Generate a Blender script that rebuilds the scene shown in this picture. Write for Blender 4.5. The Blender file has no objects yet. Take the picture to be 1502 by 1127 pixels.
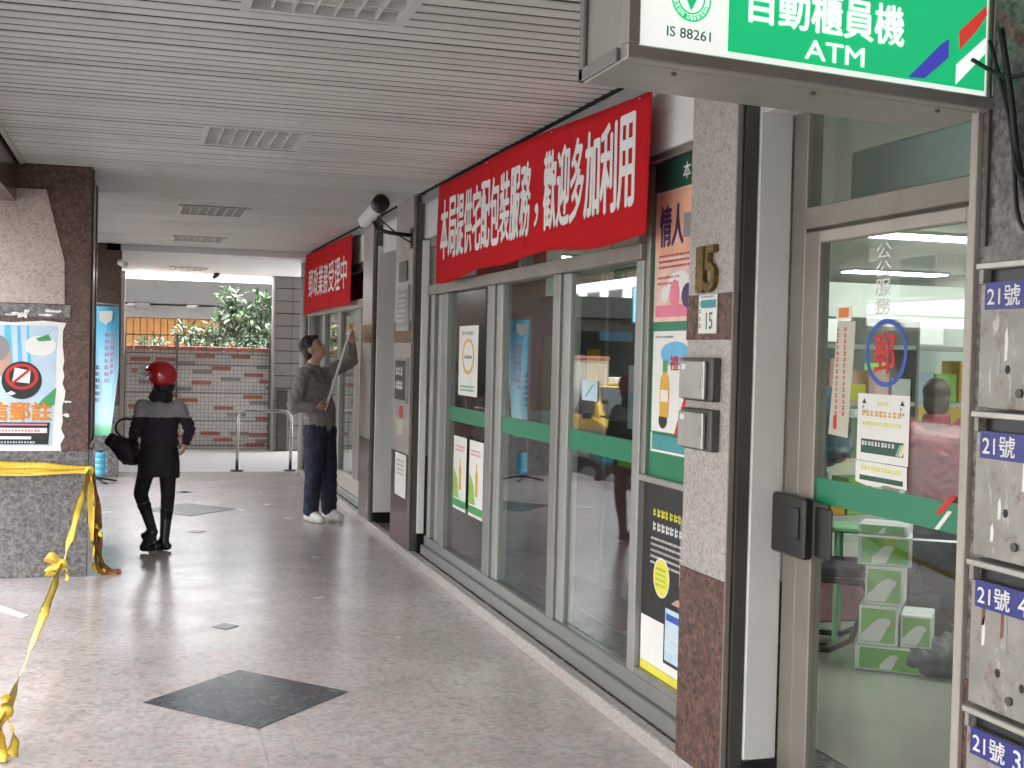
import bpy, bmesh, math, random
from mathutils import Vector, Matrix, Euler
random.seed(7)
V = Vector
sc = bpy.context.scene
COL = sc.collection

# ------------------------------------------------------------------ camera, sky, sun, exposure
yaw, pitch, roll = math.radians(16.64), math.radians(-1.343), math.radians(1.389)
cam = bpy.data.cameras.new('camera'); camo = bpy.data.objects.new('camera', cam); COL.objects.link(camo)
fw = V((math.sin(yaw)*math.cos(pitch), math.cos(yaw)*math.cos(pitch), math.sin(pitch)))
rt = V((math.cos(yaw), -math.sin(yaw), 0)); up = rt.cross(fw)
r2 = rt*math.cos(roll)+up*math.sin(roll); u2 = -rt*math.sin(roll)+up*math.cos(roll)
M = Matrix((r2, u2, -fw)).transposed().to_4x4(); M.translation = V((0, 0, 1.6))
camo.matrix_world = M
cam.sensor_width = 36; cam.lens = 36*1850/1502; cam.clip_end = 500; cam.clip_start = 0.05
sc.camera = camo

SUN_EL, SUN_AZ = 62, 100          # azimuth clockwise from +Y: high behind the arcade building, veiled by cloud
w = bpy.data.worlds.new('World'); sc.world = w; w.use_nodes = True
nt = w.node_tree; bg = nt.nodes['Background']
sky = nt.nodes.new('ShaderNodeTexSky'); sky.sky_type = 'NISHITA'; sky.sun_disc = False
sky.sun_elevation = math.radians(SUN_EL); sky.sun_rotation = math.radians(SUN_AZ)
sky.dust_density = 4; sky.air_density = 1.0
hs = nt.nodes.new('ShaderNodeHueSaturation'); hs.inputs['Saturation'].default_value = 0.15
nt.links.new(sky.outputs[0], hs.inputs['Color']); nt.links.new(hs.outputs[0], bg.inputs[0])
bg.inputs[1].default_value = 0.15
sun = bpy.data.lights.new('sun', 'SUN'); sun.energy = 1.5; sun.angle = math.radians(25); sun.color = (1, .97, .93)
suno = bpy.data.objects.new('sun', sun); COL.objects.link(suno)
az, el = math.radians(SUN_AZ), math.radians(SUN_EL)
sd = V((math.sin(az)*math.cos(el), math.cos(az)*math.cos(el), math.sin(el)))
suno.rotation_euler = sd.to_track_quat('Z', 'Y').to_euler()
sc.view_settings.view_transform = 'Standard'; sc.view_settings.look = 'None'
sc.view_settings.exposure = 3.8; sc.view_settings.gamma = 1
sc.render.engine = 'CYCLES'
sc.cycles.max_bounces = 10; sc.cycles.diffuse_bounces = 6; sc.cycles.glossy_bounces = 4
sc.cycles.transparent_max_bounces = 16; sc.cycles.use_denoising = True
sc.cycles.caustics_reflective = False; sc.cycles.caustics_refractive = False

# ------------------------------------------------------------------ materials
MATS = {}
def ramp(nt, fac, stops):
    r = nt.nodes.new('ShaderNodeValToRGB'); e = r.color_ramp.elements
    while len(e) < len(stops): e.new(.5)
    for i, (p, c) in enumerate(stops): e[i].position = p; e[i].color = (*c, 1)
    nt.links.new(fac, r.inputs[0]); return r.outputs[0]
def coords(nt, scale=(1, 1, 1)):
    t = nt.nodes.new('ShaderNodeNewGeometry'); m = nt.nodes.new('ShaderNodeMapping'); m.inputs['Scale'].default_value = scale
    nt.links.new(t.outputs['Position'], m.inputs[0]); return m.outputs[0]
def noise(nt, vec, scale, detail=4, rough=.6):
    n = nt.nodes.new('ShaderNodeTexNoise'); n.inputs['Scale'].default_value = scale
    n.inputs['Detail'].default_value = detail; n.inputs['Roughness'].default_value = rough
    nt.links.new(vec, n.inputs['Vector']); return n.outputs[0]
def mixc(nt, a, b, fac, mode='MIX'):
    m = nt.nodes.new('ShaderNodeMix'); m.data_type = 'RGBA'; m.blend_type = mode
    for i, s in ((6, a), (7, b), (0, fac)):
        if hasattr(s, 'is_linked'): nt.links.new(s, m.inputs[i])
        elif i == 0: m.inputs[0].default_value = s
        else: m.inputs[i].default_value = (*s, 1)
    return m.outputs[2]
def bump(nt, h, strength, dist=.01):
    b = nt.nodes.new('ShaderNodeBump'); b.inputs['Strength'].default_value = strength; b.inputs['Distance'].default_value = dist
    nt.links.new(h, b.inputs['Height']); return b.outputs[0]
def base(name):
    m = bpy.data.materials.new(name); m.use_nodes = True; MATS[name] = m
    return m, m.node_tree, m.node_tree.nodes['Principled BSDF']
def mat(name, c, rough=.5, metal=0, var=.12, vscale=6, bmp=.0, bscale=60, spec=.5, coat=0, rvar=.1):
    """plain surface: base colour with soft uneven patches, slight roughness variation"""
    m, nt, b = base(name)
    v = coords(nt); n = noise(nt, v, vscale, 5)
    col = ramp(nt, n, [(.25, tuple(x*(1-var) for x in c)), (.75, tuple(min(1, x*(1+var)) for x in c))])
    nt.links.new(col, b.inputs['Base Color'])
    n2 = noise(nt, v, vscale*3, 3)
    rr = nt.nodes.new('ShaderNodeMapRange'); rr.inputs[3].default_value = max(.02, rough-rvar); rr.inputs[4].default_value = min(1, rough+rvar)
    nt.links.new(n2, rr.inputs[0]); nt.links.new(rr.outputs[0], b.inputs['Roughness'])
    b.inputs['Metallic'].default_value = metal; b.inputs['Specular IOR Level'].default_value = spec
    b.inputs['Coat Weight'].default_value = coat
    if bmp: nt.links.new(bump(nt, noise(nt, v, bscale, 4), bmp, .005), b.inputs['Normal'])
    return m
def granite(name, stops, scale, rough, patch=None, bmp=0):
    m, nt, b = base(name); v = coords(nt)
    n = noise(nt, v, scale, 3, .75)
    c = ramp(nt, n, stops)
    vo = nt.nodes.new('ShaderNodeTexVoronoi'); vo.inputs['Scale'].default_value = scale*.8; nt.links.new(v, vo.inputs['Vector'])
    sep = nt.nodes.new('ShaderNodeSeparateColor'); nt.links.new(vo.outputs['Color'], sep.inputs[0])
    f = nt.nodes.new('ShaderNodeMath'); f.operation = 'MULTIPLY'; f.inputs[1].default_value = .55; nt.links.new(sep.outputs[0], f.inputs[0])
    c = mixc(nt, c, ramp(nt, sep.outputs[1], stops), f.outputs[0])
    if patch:
        p = noise(nt, v, patch[0], 4); c = mixc(nt, c, ramp(nt, p, [(.3, patch[1]), (.7, patch[2])]), 1, 'MULTIPLY')
    nt.links.new(c, b.inputs['Base Color']); b.inputs['Roughness'].default_value = rough
    r = noise(nt, v, 2.5, 4)
    rr = nt.nodes.new('ShaderNodeMapRange'); rr.inputs[3].default_value = max(.03, rough-.09); rr.inputs[4].default_value = rough+.1
    nt.links.new(r, rr.inputs[0]); nt.links.new(rr.outputs[0], b.inputs['Roughness'])
    if bmp: nt.links.new(bump(nt, n, bmp, .004), b.inputs['Normal'])
    return m
def emis(name, c, s):
    m, nt, b = base(name); b.inputs['Base Color'].default_value = (*[min(.8, x) for x in c], 1)
    b.inputs['Emission Color'].default_value = (*c, 1); b.inputs['Emission Strength'].default_value = s; b.inputs['Roughness'].default_value = .3
    return m
def glass(name, tint=(.86, .92, .89), boost=1.0):
    m, nt, b = base(name); nt.nodes.remove(b); out = nt.nodes['Material Output']
    g = nt.nodes.new('ShaderNodeNewGeometry'); d = nt.nodes.new('ShaderNodeVectorMath'); d.operation = 'DOT_PRODUCT'
    nt.links.new(g.outputs['Incoming'], d.inputs[0]); nt.links.new(g.outputs['Normal'], d.inputs[1])
    def mth(op, a, b_=None):
        x = nt.nodes.new('ShaderNodeMath'); x.operation = op
        for i, s in enumerate((a, b_)):
            if s is None: continue
            if hasattr(s, 'is_linked'): nt.links.new(s, x.inputs[i])
            else: x.inputs[i].default_value = s
        return x.outputs[0]
    c = mth('ABSOLUTE', d.outputs['Value']); f = mth('POWER', mth('SUBTRACT', 1.0, c), 5.0)
    f = mth('MINIMUM', mth('MULTIPLY', mth('ADD', mth('MULTIPLY', f, .96), .04), boost), 1.0)
    t = nt.nodes.new('ShaderNodeBsdfTransparent'); t.inputs[0].default_value = (*tint, 1)
    gl = nt.nodes.new('ShaderNodeBsdfGlossy'); gl.inputs['Roughness'].default_value = .015
    mx = nt.nodes.new('ShaderNodeMixShader'); nt.links.new(f, mx.inputs[0]); nt.links.new(t.outputs[0], mx.inputs[1]); nt.links.new(gl.outputs[0], mx.inputs[2])
    nt.links.new(mx.outputs[0], out.inputs[0]); return m

granite('terrazzo', [(.30, (.36, .31, .30)), (.45, (.50, .455, .44)), (.58, (.60, .555, .54)), (.72, (.58, .42, .395))], 32, .235, (1.1, (.82, .80, .785), (1, 1, 1)))
m = MATS['terrazzo']; nt = m.node_tree; b = nt.nodes['Principled BSDF']; src = b.inputs['Base Color'].links[0].from_socket
c = mixc(nt, src, ramp(nt, noise(nt, coords(nt, (1, 1, 1)), 2.2, 6, .6), [(.25, (.82, .79, .77)), (.6, (1, 1, 1))]), .4, 'MULTIPLY')
c = mixc(nt, c, ramp(nt, noise(nt, coords(nt), 24, 2, .5), [(.245, (.42, .40, .38)), (.265, (1, 1, 1))]), 1, 'MULTIPLY'); nt.links.new(c, b.inputs['Base Color'])
granite('inlay_slate', [(.3, (.05, .057, .066)), (.6, (.095, .105, .115)), (.8, (.14, .15, .16))], 30, .22)
granite('granite_pink', [(.3, (.22, .20, .19)), (.47, (.44, .405, .39)), (.62, (.58, .54, .52)), (.78, (.42, .31, .285))], 95, .32, (2, (.85, .84, .83), (1, 1, 1)))
granite('granite_panel', [(.3, (.28, .22, .2)), (.5, (.5, .42, .38)), (.75, (.6, .5, .46))], 80, .3, (1.6, (.8, .78, .76), (1, 1, 1)))
granite('granite_brown', [(.32, (.03, .018, .015)), (.5, (.115, .06, .048)), (.68, (.2, .105, .08)), (.82, (.08, .06, .06))], 60, .24)
granite('granite_grey', [(.3, (.045, .042, .042)), (.48, (.16, .15, .148)), (.62, (.28, .265, .26)), (.8, (.12, .1, .1))], 48, .25, (2, (.8, .8, .8), (1, 1, 1)))
granite('marble_black', [(.3, (.008, .009, .009)), (.62, (.03, .03, .03)), (.8, (.2, .2, .19))], 14, .15)
m = mat('slat_white', (.64, .655, .62), .42, var=.10, vscale=1.3)
nt = m.node_tree; b = nt.nodes['Principled BSDF']; oi = nt.nodes.new('ShaderNodeObjectInfo'); src = b.inputs['Base Color'].links[0].from_socket
c = mixc(nt, src, ramp(nt, oi.outputs['Random'], [(0, (.88, .88, .88)), (1, (1, 1, 1))]), 1, 'MULTIPLY')
c = mixc(nt, c, ramp(nt, noise(nt, coords(nt, (1, .5, 1)), 3.2, 6, .7), [(.32, (.72, .70, .66)), (.45, (1, 1, 1))]), .5, 'MULTIPLY'); nt.links.new(c, b.inputs['Base Color'])
mat('ceiling_backing', (.025, .024, .024), .9)
mat('fixture_frame', (.58, .575, .56), .4, var=.06)
mat('louvre', (.62, .63, .60), .35, metal=.1, var=.1, vscale=14)
mat('tube', (.7, .72, .68), .3, var=.03)
mat('white_wall', (.70, .70, .68), .6, var=.08, vscale=2.5, bmp=.05)
mat('panel_white', (.74, .765, .76), .45, var=.06, vscale=3)
mat('black_base', (.012, .012, .013), .3, var=.2)
mat('alu', (.25, .25, .238), .38, metal=.35, var=.09, vscale=5)
mat('alu_light', (.33, .335, .322), .38, metal=.25, var=.07, vscale=5)
mat('bronze_alu', (.27, .245, .215), .4, metal=.4, var=.14, vscale=5)
mat('beige_alu', (.42, .385, .345), .45, metal=.15, var=.1, vscale=5)
mat('dark_frame', (.085, .08, .074), .4, metal=.3)
mat('steel', (.5, .49, .47), .24, metal=.95, var=.1)
mat('stain_steel', (.44, .43, .40), .36, metal=.6, var=.12)
mat('rubber', (.015, .015, .016), .6)
mat('black_plastic', (.014, .014, .015), .35)
mat('black_metal', (.02, .02, .021), .4, metal=.4)
mat('banner_red', (.50, .010, .016), .85, spec=.15, var=.08, vscale=3, bmp=.15, bscale=14)
mat('letter_white', (.78, .77, .77), .6, var=.05)
mat('green_stripe', (.012, .20, .10), .35, var=.06)
mat('green_dark', (.012, .07, .045), .4)
mat('green_panel', (.012, .19, .09), .4)
mat('paper', (.76, .76, .74), .7, var=.05)
mat('paper_blue', (.48, .62, .74), .6, var=.15, vscale=5)
mat('paper_orange', (.74, .40, .27), .6, var=.22, vscale=7)
mat('paper_pink', (.74, .52, .46), .6, var=.18, vscale=9)
mat('ink_black', (.012, .012, .013), .5)
mat('ink_grey', (.25, .25, .26), .5)
mat('ink_purple', (.06, .03, .12), .5)
mat('ink_red', (.52, .02, .02), .5)
mat('ink_orange', (.68, .2, .02), .5)
mat('ink_gold', (.68, .38, .05), .5)
mat('ink_yellow', (.74, .68, .07), .5)
mat('ink_blue', (.03, .09, .42), .5)
mat('ink_skyblue', (.14, .44, .72), .5)
mat('ink_green', (.05, .32, .1), .5)
mat('ink_lime', (.25, .5, .08), .5)
mat('ink_teal', (.05, .30, .33), .5)
mat('ink_pink', (.74, .2, .3), .5)
mat('plate_blue', (.025, .03, .22), .35, var=.1)
mat('brass', (.20, .135, .05), .35, metal=.9, var=.5, vscale=40)
mat('skin', (.52, .31, .22), .5, var=.06)
mat('skin_pale', (.56, .36, .27), .5, var=.06)
mat('hair', (.012, .010, .009), .45, bmp=.6, bscale=120)
mat('hair_brown', (.035, .024, .016), .45, bmp=.6, bscale=120)
mat('sweater_grey', (.21, .205, .195), .9, var=.1, bmp=.3, bscale=180)
mat('jeans', (.018, .024, .05), .85, var=.35, vscale=5, bmp=.2, bscale=200)
mat('shoe_white', (.68, .68, .66), .5)
mat('knit_grey', (.30, .305, .31), .85, var=.1, bmp=.3, bscale=160)
mat('knit_plum', (.024, .015, .028), .85, bmp=.3, bscale=160)
mat('cloth_black', (.012, .011, .013), .8, bmp=.2)
mat('boot_leather', (.022, .022, .024), .35)
mat('helmet_red', (.48, .012, .018), .18, coat=.6, var=.05)
mat('visor_white', (.82, .83, .84), .3)
mat('bag_plum', (.022, .010, .022), .55, bmp=.3, bscale=50)
mat('jacket_blue', (.10, .15, .19), .7, var=.15, bmp=.2, bscale=30)
mat('jacket_red', (.24, .012, .022), .6, var=.2, bmp=.25, bscale=16)
mat('jacket_orange', (.62, .22, .03), .6)
mat('carpet_maroon', (.19, .07, .075), .8, var=.15, vscale=8, bmp=.2)
mat('int_floor', (.34, .34, .29), .16, var=.1, vscale=3)
mat('int_ceiling', (.66, .68, .64), .7, var=.04)
mat('int_wall', (.56, .60, .55), .6, var=.06)
mat('duct_teal', (.50, .60, .58), .4, var=.05)
mat('counter_wood', (.16, .065, .05), .4, var=.15)
mat('maroon_panel', (.20, .07, .075), .5, var=.15)
mat('counter_top', (.52, .56, .53), .3)
mat('carton_white', (.74, .77, .73), .5)
mat('carton_green', (.20, .46, .09), .5, var=.12)
mat('chair_green', (.28, .60, .32), .4)
mat('bag_grey', (.11, .11, .115), .4, bmp=.5, bscale=20, var=.3)
mat('lane_floor', (.66, .66, .66), .35, var=.05, vscale=2)
mat('grey_tile', (.27, .255, .25), .32, var=.1)
mat('grout_dark', (.035, .035, .036), .9)
mat('brick_red', (.50, .20, .16), .7, var=.2, vscale=9)
mat('brick_grey', (.34, .33, .32), .7, var=.15, vscale=9)
mat('fence_metal', (.20, .195, .185), .45, metal=.5)
mat('post_pale', (.44, .42, .39), .5)
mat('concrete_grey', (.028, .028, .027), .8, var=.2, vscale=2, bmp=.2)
mat('concrete_light', (.11, .105, .10), .8, var=.12, vscale=2)
mat('orange_panel', (.17, .07, .009), .5, var=.1)
mat('leaf', (.07, .14, .06), .32, var=.35, vscale=7)
mat('leaf_pale', (.20, .29, .19), .34, var=.25, vscale=7)
mat('bark', (.10, .07, .05), .9, bmp=.5)
mat('flag_cyan', (.12, .50, .68), .6, var=.08)
mat('flag_pale', (.55, .72, .80), .6)
mat('bucket_blue', (.10, .42, .62), .3)
mat('wood_brown', (.20, .085, .045), .55, var=.25, vscale=12)
mat('asphalt', (.10, .10, .10), .85, var=.2, vscale=2, bmp=.3)
mat('kerb', (.32, .31, .30), .8)
mat('road_white', (.7, .7, .68), .7)
mat('taxi_yellow', (.66, .40, .015), .25, coat=.5, var=.04)
mat('car_glass', (.015, .018, .02), .08)
mat('lamp_white', (.75, .75, .72), .15)
mat('lamp_red', (.45, .02, .02), .2)
mat('facade_a', (.58, .56, .52), .8, var=.12, vscale=1.5)
mat('facade_b', (.45, .41, .38), .8, var=.12, vscale=1.5)
mat('facade_c', (.62, .62, .60), .8, var=.12, vscale=1.5)
mat('facade_d', (.14, .12, .105), .8, var=.15, vscale=1.5)  # dark tone put in to dim the street's reflection in the door
mat('cable', (.01, .01, .01), .5)
mat('blind_cream', (.50, .49, .41), .7, var=.06)
emis('int_light', (.95, 1, .95), 1.8)
emis('sign_white', (.86, .92, .86), 0.059)
emis('sign_green', (.015, .50, .19), 0.059)
emis('sign_letter', (.82, .90, .86), 0.069)
emis('sign_red', (.60, .05, .035), 0.059)
emis('sign_blue', (.06, .06, .44), 0.059)
glass('pane', (.86, .92, .89), 1.35); glass('pane_clear', (.93, .96, .95))

# worn sheet metal of the mailboxes: grey paint, rust blooms, pale scratches
m, nt, b = base('mailbox_metal'); v = coords(nt)
c = ramp(nt, noise(nt, v, 9, 6), [(.3, (.24, .23, .215)), (.7, (.36, .345, .325))])
c = mixc(nt, c, (.17, .085, .045), ramp(nt, noise(nt, v, 17, 7, .7), [(.55, (0, 0, 0)), (.68, (.75, .75, .75))]))
v2 = coords(nt, (14, 14, 3)); c = mixc(nt, c, (.62, .61, .59), ramp(nt, noise(nt, v2, 3, 5, .65), [(.60, (0, 0, 0)), (.66, (.7, .7, .7))]))
nt.links.new(c, b.inputs['Base Color']); b.inputs['Roughness'].default_value = .5; b.inputs['Metallic'].default_value = .25
# small white square tiles on the garden wall (each only a few pixels: joints in the material)
m, nt, b = base('small_tiles'); g = nt.nodes.new('ShaderNodeNewGeometry')
sx = nt.nodes.new('ShaderNodeSeparateXYZ'); nt.links.new(g.outputs['Position'], sx.inputs[0])
cb = nt.nodes.new('ShaderNodeCombineXYZ'); nt.links.new(sx.outputs[0], cb.inputs[0]); nt.links.new(sx.outputs[2], cb.inputs[1])
bt = nt.nodes.new('ShaderNodeTexBrick'); nt.links.new(cb.outputs[0], bt.inputs['Vector']); bt.offset = 0
bt.inputs['Scale'].default_value = 1; bt.inputs['Brick Width'].default_value = .062; bt.inputs['Row Height'].default_value = .062
bt.inputs['Mortar Size'].default_value = .0045; bt.inputs['Color1'].default_value = (.80, .78, .75, 1); bt.inputs['Color2'].default_value = (.70, .68, .66, 1); bt.inputs['Mortar'].default_value = (.42, .40, .39, 1)
nt.links.new(bt.outputs['Color'], b.inputs['Base Color']); b.inputs['Roughness'].default_value = .4
nt.links.new(bump(nt, bt.outputs['Fac'], -.15, .006), b.inputs['Normal'])
# printed caution tape: yellow film with red print and worn orange
m, nt, b = base('tape'); tc = nt.nodes.new('ShaderNodeUVMap'); tc.uv_map = 'uv'
mp = nt.nodes.new('ShaderNodeMapping'); mp.inputs['Scale'].default_value = (1, 1, 1); nt.links.new(tc.outputs[0], mp.inputs[0])
bk = nt.nodes.new('ShaderNodeTexBrick'); bk.offset = .4; nt.links.new(mp.outputs[0], bk.inputs['Vector'])
bk.inputs['Scale'].default_value = 1; bk.inputs['Brick Width'].default_value = .034; bk.inputs['Row Height'].default_value = .5
bk.inputs['Mortar Size'].default_value = .016; bk.inputs['Color1'].default_value = (.68, .16, .03, 1); bk.inputs['Color2'].default_value = (.70, .42, .05, 1); bk.inputs['Mortar'].default_value = (.78, .56, .06, 1)
c = mixc(nt, bk.outputs['Color'], (.80, .62, .10), ramp(nt, noise(nt, coords(nt), 22, 3), [(.38, (0, 0, 0)), (.62, (.6, .6, .6))]))
nt.links.new(c, b.inputs['Base Color']); b.inputs['Roughness'].default_value = .35

mat('tape_worn', (.30, .12, .045), .45, var=.5, vscale=25)
# ------------------------------------------------------------------ mesh helpers
WORLD = {}
def mb_link(name, me, material, parent=None):
    o = bpy.data.objects.new(name, me); COL.objects.link(o)
    if material and not me.materials:
        me.materials.append(MATS[material] if isinstance(material, str) else material)
    if parent is not None:
        o.parent = parent
        if parent.name in WORLD: o.matrix_parent_inverse = WORLD[parent.name].inverted()
    return o
class MB:
    def __init__(s): s.bm = bmesh.new()
    def box(s, x0, x1, y0, y1, z0, z1):
        vs = [s.bm.verts.new(p) for p in ((x0,y0,z0),(x1,y0,z0),(x1,y1,z0),(x0,y1,z0),(x0,y0,z1),(x1,y0,z1),(x1,y1,z1),(x0,y1,z1))]
        for f in ((0,3,2,1),(4,5,6,7),(0,1,5,4),(1,2,6,5),(2,3,7,6),(3,0,4,7)): s.bm.faces.new([vs[i] for i in f])
        return s
    def obox(s, o, ax, ay, az):          # corner o and three edge vectors
        o, ax, ay, az = V(o), V(ax), V(ay), V(az)
        vs = [s.bm.verts.new(p) for p in (o, o+ax, o+ax+ay, o+ay, o+az, o+ax+az, o+ax+ay+az, o+ay+az)]
        for f in ((0,3,2,1),(4,5,6,7),(0,1,5,4),(1,2,6,5),(2,3,7,6),(3,0,4,7)): s.bm.faces.new([vs[i] for i in f])
        return s
    def prism(s, pts, d):                # polygon in 3D, extruded by vector d
        d = V(d); a = [s.bm.verts.new(V(p)) for p in pts]; b = [s.bm.verts.new(V(p)+d) for p in pts]; n = len(a)
        s.bm.faces.new(a[::-1]); s.bm.faces.new(b)
        for i in range(n): s.bm.faces.new((a[i], a[(i+1) % n], b[(i+1) % n], b[i]))
        return s
    def tube(s, pts, r, n=10, cap=True):  # r a number or list
        pts = [V(p) for p in pts]; rs = r if isinstance(r, (list, tuple)) else [r]*len(pts)
        rings = []; prev = None
        for i, p in enumerate(pts):
            t = (pts[min(i+1, len(pts)-1)]-pts[max(i-1, 0)]).normalized()
            if prev is None: a = t.orthogonal().normalized()
            else: a = (prev-t*prev.dot(t)); a = a.normalized() if a.length > 1e-6 else t.orthogonal().normalized()
            prev = a; b = t.cross(a)
            rings.append([s.bm.verts.new(p+(a*math.cos(2*math.pi*k/n)+b*math.sin(2*math.pi*k/n))*rs[i]) for k in range(n)])
        for i in range(len(rings)-1):
            for k in range(n): s.bm.faces.new((rings[i][k], rings[i][(k+1) % n], rings[i+1][(k+1) % n], rings[i+1][k]))
        if cap: s.bm.faces.new(rings[0][::-1]); s.bm.faces.new(rings[-1])
        return s
    def ell(s, c, r, n=16, rot=None):
        mt = Matrix.Translation(V(c)) @ ((rot or Matrix.Identity(3)).to_4x4()) @ Matrix.Diagonal((*r, 1))
        bmesh.ops.create_uvsphere(s.bm, u_segments=n, v_segments=max(6, n//2+2), radius=1, matrix=mt); return s
    def cap(s, p0, r0, p1, r1, n=12):
        p0, p1 = V(p0), V(p1); d = p1-p0; L = d.length; t = d/L
        pts, rs = [], []
        for k in range(5): a = math.pi/2*(1-k/4); pts.append(p0-t*r0*math.sin(a)); rs.append(max(1e-3, r0*math.cos(a)))
        for k in range(5): a = math.pi/2*(k/4); pts.append(p1+t*r1*math.sin(a)); rs.append(max(1e-3, r1*math.cos(a)))
        return s.tube(pts, rs, n)
    def build(s, name, material, parent=None, bev=0, smooth=False, seg=1):
        bmesh.ops.recalc_face_normals(s.bm, faces=s.bm.faces)
        if bev: bmesh.ops.bevel(s.bm, geom=s.bm.edges[:], offset=bev, segments=seg, affect='EDGES', profile=.5)
        me = bpy.data.meshes.new(name); s.bm.to_mesh(me); s.bm.free()
        if smooth: me.polygons.foreach_set('use_smooth', [True]*len(me.polygons))
        return mb_link(name, me, material, parent)
def B(name, material, parent, x0, x1, y0, y1, z0, z1, bev=0):
    return MB().box(x0, x1, y0, y1, z0, z1).build(name, material, parent, bev)
def tag(o, label, cat, group=None):
    o['label'] = label; o['category'] = cat
    if group: o['group'] = group
    return o
def thing(name, label, cat, loc, group=None):
    o = bpy.data.objects.new(name, None); COL.objects.link(o); o.location = loc; o.empty_display_size = .1
    WORLD[o.name] = Matrix.Translation(V(loc)); return tag(o, label, cat, group)
def structure(o): o['kind'] = 'structure'; return o
from mathutils import noise as mnoise
def remesh(mb, name, material, parent, voxel=.012, smooth=6, fold=0, fdir=(1, 1, .45)):
    bmesh.ops.recalc_face_normals(mb.bm, faces=mb.bm.faces)
    me = bpy.data.meshes.new('tmp'); mb.bm.to_mesh(me); mb.bm.free()
    o = bpy.data.objects.new('tmp', me); COL.objects.link(o)
    md = o.modifiers.new('r', 'REMESH'); md.mode = 'VOXEL'; md.voxel_size = voxel
    sm = o.modifiers.new('s', 'SMOOTH'); sm.iterations = smooth; sm.factor = .5
    dg = bpy.context.evaluated_depsgraph_get(); ev = bpy.data.meshes.new_from_object(o.evaluated_get(dg))
    bpy.data.objects.remove(o); bpy.data.meshes.remove(me); ev.name = name
    if fold:
        ns = [v.normal.copy() for v in ev.vertices]
        for v, n_ in zip(ev.vertices, ns):
            q = V((v.co.x*fdir[0], v.co.y*fdir[1], v.co.z*fdir[2])); a = mnoise.noise(q*13+V((3, 1, 7))); b_ = mnoise.noise(q*31)
            v.co += n_*fold*(1.6*(abs(a)-.25)+.6*b_)
    ev.polygons.foreach_set('use_smooth', [True]*len(ev.polygons)); ev.materials.clear()
    return mb_link(name, ev, material, parent)
XP = V((1, 0, 0)); YP = V((0, 1, 0)); ZP = V((0, 0, 1))
FX = (-YP, ZP)        # things on walls that face -X: reading direction runs towards -Y
FY = (XP, ZP)         # things that face -Y
def text(name, s, c, frame, w_, h_, material, parent, depth=.002, bold=0., shear=0.):
    """lettering fitted into w_ x h_ centred on c in the plane of frame"""
    cu = bpy.data.curves.new(name, 'FONT'); cu.body = s; cu.size = 1; cu.shear = shear; cu.resolution_u = 3
    o = bpy.data.objects.new('tmp', cu); COL.objects.link(o)
    dg = bpy.context.evaluated_depsgraph_get(); me = bpy.data.meshes.new_from_object(o.evaluated_get(dg))
    bpy.data.objects.remove(o); me.name = name; me.materials.clear()
    xs = [v.co.x for v in me.vertices] or [0, 1]; ys = [v.co.y for v in me.vertices] or [0, 1]
    x0, x1, y0, y1 = min(xs), max(xs), min(ys), max(ys)
    r, u = frame; nrm = r.cross(u)
    bm = bmesh.new(); bm.from_mesh(me); bpy.data.meshes.remove(me)
    for vv in bm.verts:
        a = ((vv.co.x-x0)/max(1e-6, x1-x0)-.5)*w_; b_ = ((vv.co.y-y0)/max(1e-6, y1-y0)-.5)*h_
        vv.co = V(c)+r*a+u*b_
    if bold:
        base_geom = bm.verts[:]+bm.edges[:]+bm.faces[:]; sh_ = bold*1.1*h_; k_ = 1
        for dx_, dz_ in ((1, .0), (-1, 0.), (0, .7), (0, -.7)):
            dup_ = bmesh.ops.duplicate(bm, geom=base_geom)['geom']
            bmesh.ops.translate(bm, vec=r*dx_*sh_+u*dz_*sh_+nrm*.00025*k_, verts=[e for e in dup_ if isinstance(e, bmesh.types.BMVert)]); k_ += 1
    if depth > .0005:
        g = bmesh.ops.extrude_face_region(bm, geom=bm.faces[:]); vs = [e for e in g['geom'] if isinstance(e, bmesh.types.BMVert)]
        bmesh.ops.translate(bm, vec=nrm*depth, verts=vs)
    bmesh.ops.recalc_face_normals(bm, faces=bm.faces)
    me = bpy.data.meshes.new(name); bm.to_mesh(me); bm.free()
    return mb_link(name, me, material, parent)
def flat(name, c, frame, w_, h_, material, parent, depth=.002, rnd=0):
    """thin plate centred on c (back face), rising by depth towards the viewer"""
    r, u = frame; n = r.cross(u); c = V(c)
    return MB().obox(c-r*w_/2-u*h_/2, r*w_, u*h_, n*depth).build(name, material, parent)
def poly(name, c, frame, pts, material, parent, depth=.002):
    r, u = frame; n = r.cross(u); c = V(c)
    return MB().prism([c+r*a+u*b for a, b in pts], n*depth).build(name, material, parent)
def disc(name, c, frame, rx, ry, material, parent, depth=.002, inner=0, n=40):
    r, u = frame; nn = r.cross(u); c = V(c)
    if not inner: return poly(name, c, frame, [(rx*math.cos(2*math.pi*k/n), ry*math.sin(2*math.pi*k/n)) for k in range(n)], material, parent, depth)
    mb = MB()
    for k in range(n):
        a, b = 2*math.pi*k/n, 2*math.pi*(k+1)/n
        P = [c+r*(rx*f*math.cos(t))+u*(ry*f*math.sin(t)) for f, t in ((1, a), (1, b), (inner, b), (inner, a))]
        mb.prism(P, nn*depth)
    bmesh.ops.remove_doubles(mb.bm, verts=mb.bm.verts[:], dist=1e-5)
    return mb.build(name, material, parent)
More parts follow.
